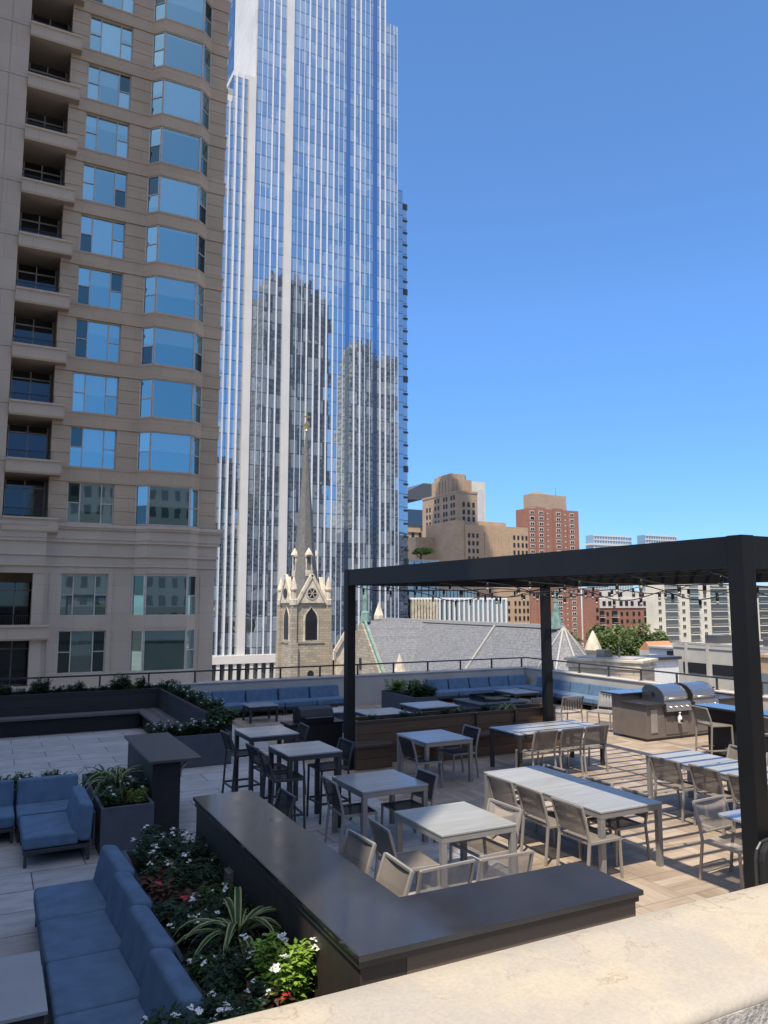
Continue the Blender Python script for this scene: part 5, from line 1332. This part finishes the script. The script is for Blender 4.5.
def spider_mesh(seed, n, L, broad, m1='blade_green', m2='blade_cream'):
    rng = random.Random(seed); b_ = MB()
    for i in range(n):
        a_ = i * 2.4 + rng.uniform(-.3, .3); el = rng.uniform(.5, 1.35); LL = L * rng.uniform(.7, 1.15); pts = []; z = 0; x = 0; ang = el
        for k in range(9): pts.append((x, z)); x += LL / 8 * math.cos(ang); z += LL / 8 * math.sin(ang); ang -= .30 * rng.uniform(.7, 1.2)
        c, s_ = math.cos(a_), math.sin(a_)
        for k in range(8):
            wk = [broad * math.sin(math.pi * min(1, (j + .8) / 9.2)) ** .7 for j in (k, k + 1)]
            def P(j, u): xx, zz = pts[k + j]; ww = wk[j] * u; return (c * xx - s_ * ww, s_ * xx + c * ww, zz + abs(u) * .25 * broad)
            for u0, u1, mi in ((-1, -.55, 1), (-.55, 0, 0), (0, .55, 0), (.55, 1, 1)):
                b_.mat(mi).add([P(0, u0), P(0, u1), P(1, u1), P(1, u0)], [(0, 1, 2, 3)])
    return b_, m1, m2
PROTO = {}
def plant(kind, label, x, y, z, rz=0, sc=1.0, group=None):
    if kind not in PROTO:
        t_ = thing('plant', label, 'plant', (x, y, z), rz, group); t_.scale = (sc, sc, sc)
        if kind.startswith('spider'):
            b_, m1, m2 = spider_mesh(*SP[kind]); b_.build('blades', [m1, m2], t_, smooth=False, flip=True)
        else:
            l_, f_, m_, pet = bush_mesh(*BU[kind]); l_.build('foliage', m_, t_, flip=True)
            for q in f_: q.build('flower', [pet, 'flower_eye'], t_, flip=True)
        PROTO[kind] = t_; return t_
    r = dup(PROTO[kind], (x, y, z), rz, label, group); r.scale = (sc, sc, sc)
    if not group and 'group' in r: del r['group']
    return r
BU = {
 'white_a': (1, .24, .32, 900, .075, .019, 'leaf_dark', 9, .0165, 'white_petal', .35, 5),
 'white_b': (2, .26, .36, 1000, .07, .017, 'leaf_dark', 10, .0165, 'white_petal', .35, 5),
 'white_c': (3, .22, .28, 700, .075, .02, 'leaf_mid', 7, .0165, 'white_petal', .35, 5),
 'red_a': (4, .17, .22, 260, .11, .034, 'leaf_bronze', 3, .034, 'red_petal', .35, 3),
 'red_b': (5, .15, .20, 240, .12, .034, 'leaf_dark', 2, .036, 'red_petal', .35, 4),
 'lime': (6, .25, .40, 1900, .062, .016, 'leaf_lime', 9, .024, 'white_petal', .35, 4),
 'dark': (7, .26, .36, 950, .09, .017, 'leaf_dark', 0),
 'shrub': (8, .30, .40, 560, .13, .03, 'leaf_mid', 0),
 'fan': (9, .18, .40, 300, .16, .016, 'leaf_dark', 0, .03, 'white_petal', .9),
 'bright': (10, .28, .36, 900, .08, .022, 'tree_leaf_bright', 0),
}
SP = {'spider_big': (1, 30, .62, .030), 'spider_a': (2, 34, .52, .020), 'spider_b': (3, 40, .42, .014, 'blade_green', 'blade_green'), 'spider_c': (4, 26, .34, .012, 'blade_green', 'blade_green')}
zP = .41
G1 = 'white flowering plants in the long foreground planter'
for i, (x, y, s, k) in enumerate(((1.80, 8.62, 1.05, 'white_a'), (1.62, 8.25, 1.0, 'white_b'), (1.90, 8.10, 1.1, 'white_b'), (1.90, 7.62, 1.0, 'white_a'), (1.66, 7.72, .9, 'white_c'))):
    plant(k, 'dark leafy bush dotted with white daisies in the far third of the foreground planter', x, y, zP, i * 1.3, s, G1)
for i, (x, y, s, k) in enumerate(((1.95, 6.95, .9, 'white_c'), (1.62, 6.55, .85, 'white_a'), (1.86, 6.42, .8, 'white_b'), (1.56, 5.75, .7, 'white_c'), (1.92, 5.75, .75, 'white_a'))):
    plant(k, 'small white-flowered plant in the middle of the foreground planter', x, y, zP, i * 1.9 + .5, s, G1)
for i, (x, y, s, k) in enumerate(((1.58, 4.98, .8, 'white_b'), (1.40, 4.72, .75, 'white_a'), (1.30, 4.56, .8, 'white_c'))):
    plant(k, 'white-flowered plant at the bottom end of the foreground planter', x, y, zP + (.05 if x < 1.5 else 0), i * 2.2 + .2, s, G1)
planter('planter', 'planter under the near stucco wall, at the bottom end of the foreground sofa', -1.0, 1.40, 4.25, 4.95, .46, 'planter_grey')
G8 = 'white flowering plants at the foot of the foreground sofa'
for i, (x, y, s, k) in enumerate(((1.18, 4.80, 1.0, 'white_b'), (.98, 4.74, 1.05, 'white_a'), (.80, 4.80, .95, 'white_c'), (.62, 4.72, .95, 'white_a'), (.42, 4.76, 1.0, 'white_b'), (1.3, 4.62, .9, 'white_a'))):
    plant(k, 'wispy white-flowered plant along the bottom edge, at the foot of the foreground sofa', x, y, .41, i * 1.4, s, G8)
G2 = 'red begonias in the foreground planter'
plant('red_a', 'red begonia at the far end of the foreground planter, by the sofa corner', 1.55, 7.75, zP, .4, 1.0, G2)
plant('red_a', 'red begonia with bronze leaves beside the second sofa back', 1.62, 7.28, zP, 2.0, .9, G2)
for i, (x, y) in enumerate(((1.75, 7.42), (1.80, 6.7), (1.66, 6.28), (1.93, 6.62), (1.6, 5.4), (1.75, 5.95), (1.85, 8.35), (1.6, 7.95))): plant('dark', 'dense dark green foliage plant in the foreground planter', x, y, zP - .02, i * 1.1, .78, 'dark foliage plants in the foreground planter')
plant('red_b', 'red begonia at the planter rim, halfway along the sofa', 1.54, 6.85, zP, 1.0, 1.0, G2)
plant('red_a', 'red begonia left of the striped spider plant', 1.80, 7.02, zP, 3.1, .9, G2)
plant('red_b', 'red begonia under the long striped leaves', 1.60, 6.02, zP, 4.4, .95, G2)
plant('red_a', 'bright red sunlit flower just above the stucco wall', 1.74, 5.12, zP + .02, 5.0, .85, G2)
plant('spider_big', 'large spider plant with arching cream-edged leaves in the foreground planter', 1.84, 6.05, zP + .12, 0, 1.0)
plant('dark', 'dark leafy plant under the spider plant', 1.72, 5.55, zP, 0, .8)
plant('lime', 'sunlit lime green bush with white flowers at the corner of the bar', 1.93, 5.22, zP + .02, 0, 1.0)
plant('dark', 'dark plant hidden among the white daisies by the bar', 1.92, 7.3, zP, 2, .85)
# planter beside the pedestal
zq = .52
plant('spider_a', 'big spiky grass plant in the grey planter beside the bar pedestal', 1.72, 11.55, zq + .05, 0, 1.2)
plant('spider_b', 'spiky green plant behind, at the back of the pedestal planter', 1.66, 12.2, zq, 1, 1.25)
plant('white_c', 'white flowers at the front left corner of the pedestal planter', 1.56, 10.72, zq, 2, .85)
plant('bright', 'yellow green plant at the front of the pedestal planter', 1.84, 10.72, zq, 1, .5)
plant('white_a', 'pale flowers at the right of the pedestal planter', 1.92, 11.1, zq, 4, .8)
plant('dark', 'dark green plant filling the middle of the pedestal planter', 1.60, 11.15, zq, 4, .8)
GG = 'grasses behind the corner sofa'
for i, (x, k, s, lab) in enumerate(((-.55, 'spider_b', 1.0, 'grassy plant at the left edge behind the corner sofa'), (-.1, 'spider_c', 1.2, 'low grass tuft behind the corner sofa, near the left edge'), (.35, 'spider_b', 1.05, 'dark spiky grass behind the middle of the corner sofa'), (.75, 'spider_b', 1.0, 'upright spiky grass behind the corner sofa'), (1.08, 'spider_c', 1.1, 'small grass tuft behind the corner of the sofa'))):
    plant(k, lab, x, 12.62, .45, i * 1.1, s, GG)
for i, x in enumerate((-.3, .2, .55, .95)): plant('white_c', 'small dark plant with pale flowers among the grasses behind the corner sofa', x, 12.7, .45, i, .7, 'small plants among the grasses')
# grey planter of white flowers and the tall planter strip
G3 = 'white flowers in the planter behind the pedestal'
for i in range(6): plant(('white_a', 'white_b')[i % 2], 'bushy white-flowered plant in the grey planter behind the bar pedestal', 2.95 + i * .24, 15.3 + (.08 if i % 2 else -.06), .55, i * 1.7, .85, G3)
G4 = 'white flowers along the tall planter strip'
for i in range(11): plant(('white_b', 'white_a', 'white_c')[i % 3], 'white-flowered plant in the row along the tall dark planter', 4.28 + .05 * math.sin(i * 3), 15.95 + i * .47, .86, i * 2.3, .82, G4)
plant('shrub', 'green shrub at the end of the tall planter, by the bar stools', 4.30, 15.62, .62, 0, 1.0)
G5 = 'low plants along the far dark planter'
for i in range(15): plant(('white_c', 'white_a')[i % 2], 'low pale-flowered plant in the row along the far dark planter', .2 + i * .28, 20.95 + .08 * math.sin(i * 2.2), .86, i * 1.9, .62 + .12 * math.sin(i * 1.3), G5)
plant('dark', 'round dark shrub at the left of the far planter', 1.28, 20.9, .86, 0, 1.15)
plant('dark', 'round dark shrub right of the second rail post in the far planter', 3.1, 20.9, .86, 1.4, 1.2)
plant('fan', 'fan-leaved dark plant in the far planter, between the shrub and the corner', 3.6, 20.9, .86, 0, .8)
plant('fan', 'thin upright plant in the far planter, left of the big round shrub', 2.1, 20.9, .86, 2, .7)
plant('bright', 'yellow green plant by the round shrub in the far planter', 3.3, 20.75, .86, 0, .5)
plant('dark', 'dark clump at the left edge of the far planter', .35, 20.9, .86, 2, .9)
# shrubs in the grey planter near the far wall, and the timber planter
G6 = 'shrubs in the far grey planter'
for i, (x, y, k, s, lab) in enumerate(((10.6, 20.05, 'bright', 1.1, 'light green shrub at the left of the far grey planter'), (10.85, 19.5, 'bright', 1.15, 'tall light green shrub in the middle of the far grey planter'), (10.8, 19.0, 'shrub', 1.1, 'mid green shrub in the far grey planter'), (10.9, 18.6, 'dark', 1.1, 'dark green shrub at the right of the far grey planter'))): plant(k, lab, x, y, .5, i, s, G6)
G7 = 'plants in the timber planter'
for i in range(9): plant(('white_c', 'spider_c', 'dark')[i % 3], 'low dark plant trailing in the timber planter under the pergola', 6.95 + i * .34, 14.0, .76, i * 1.3, .5, G7)
plant('spider_a', 'spiky grass plant in the timber planter, in front of the fire table', 10.25, 14.02, .76, 0, .8)
plant('spider_b', 'thin spiky grass plant at the left of the timber planter', 9.75, 14.02, .76, 1, .7)
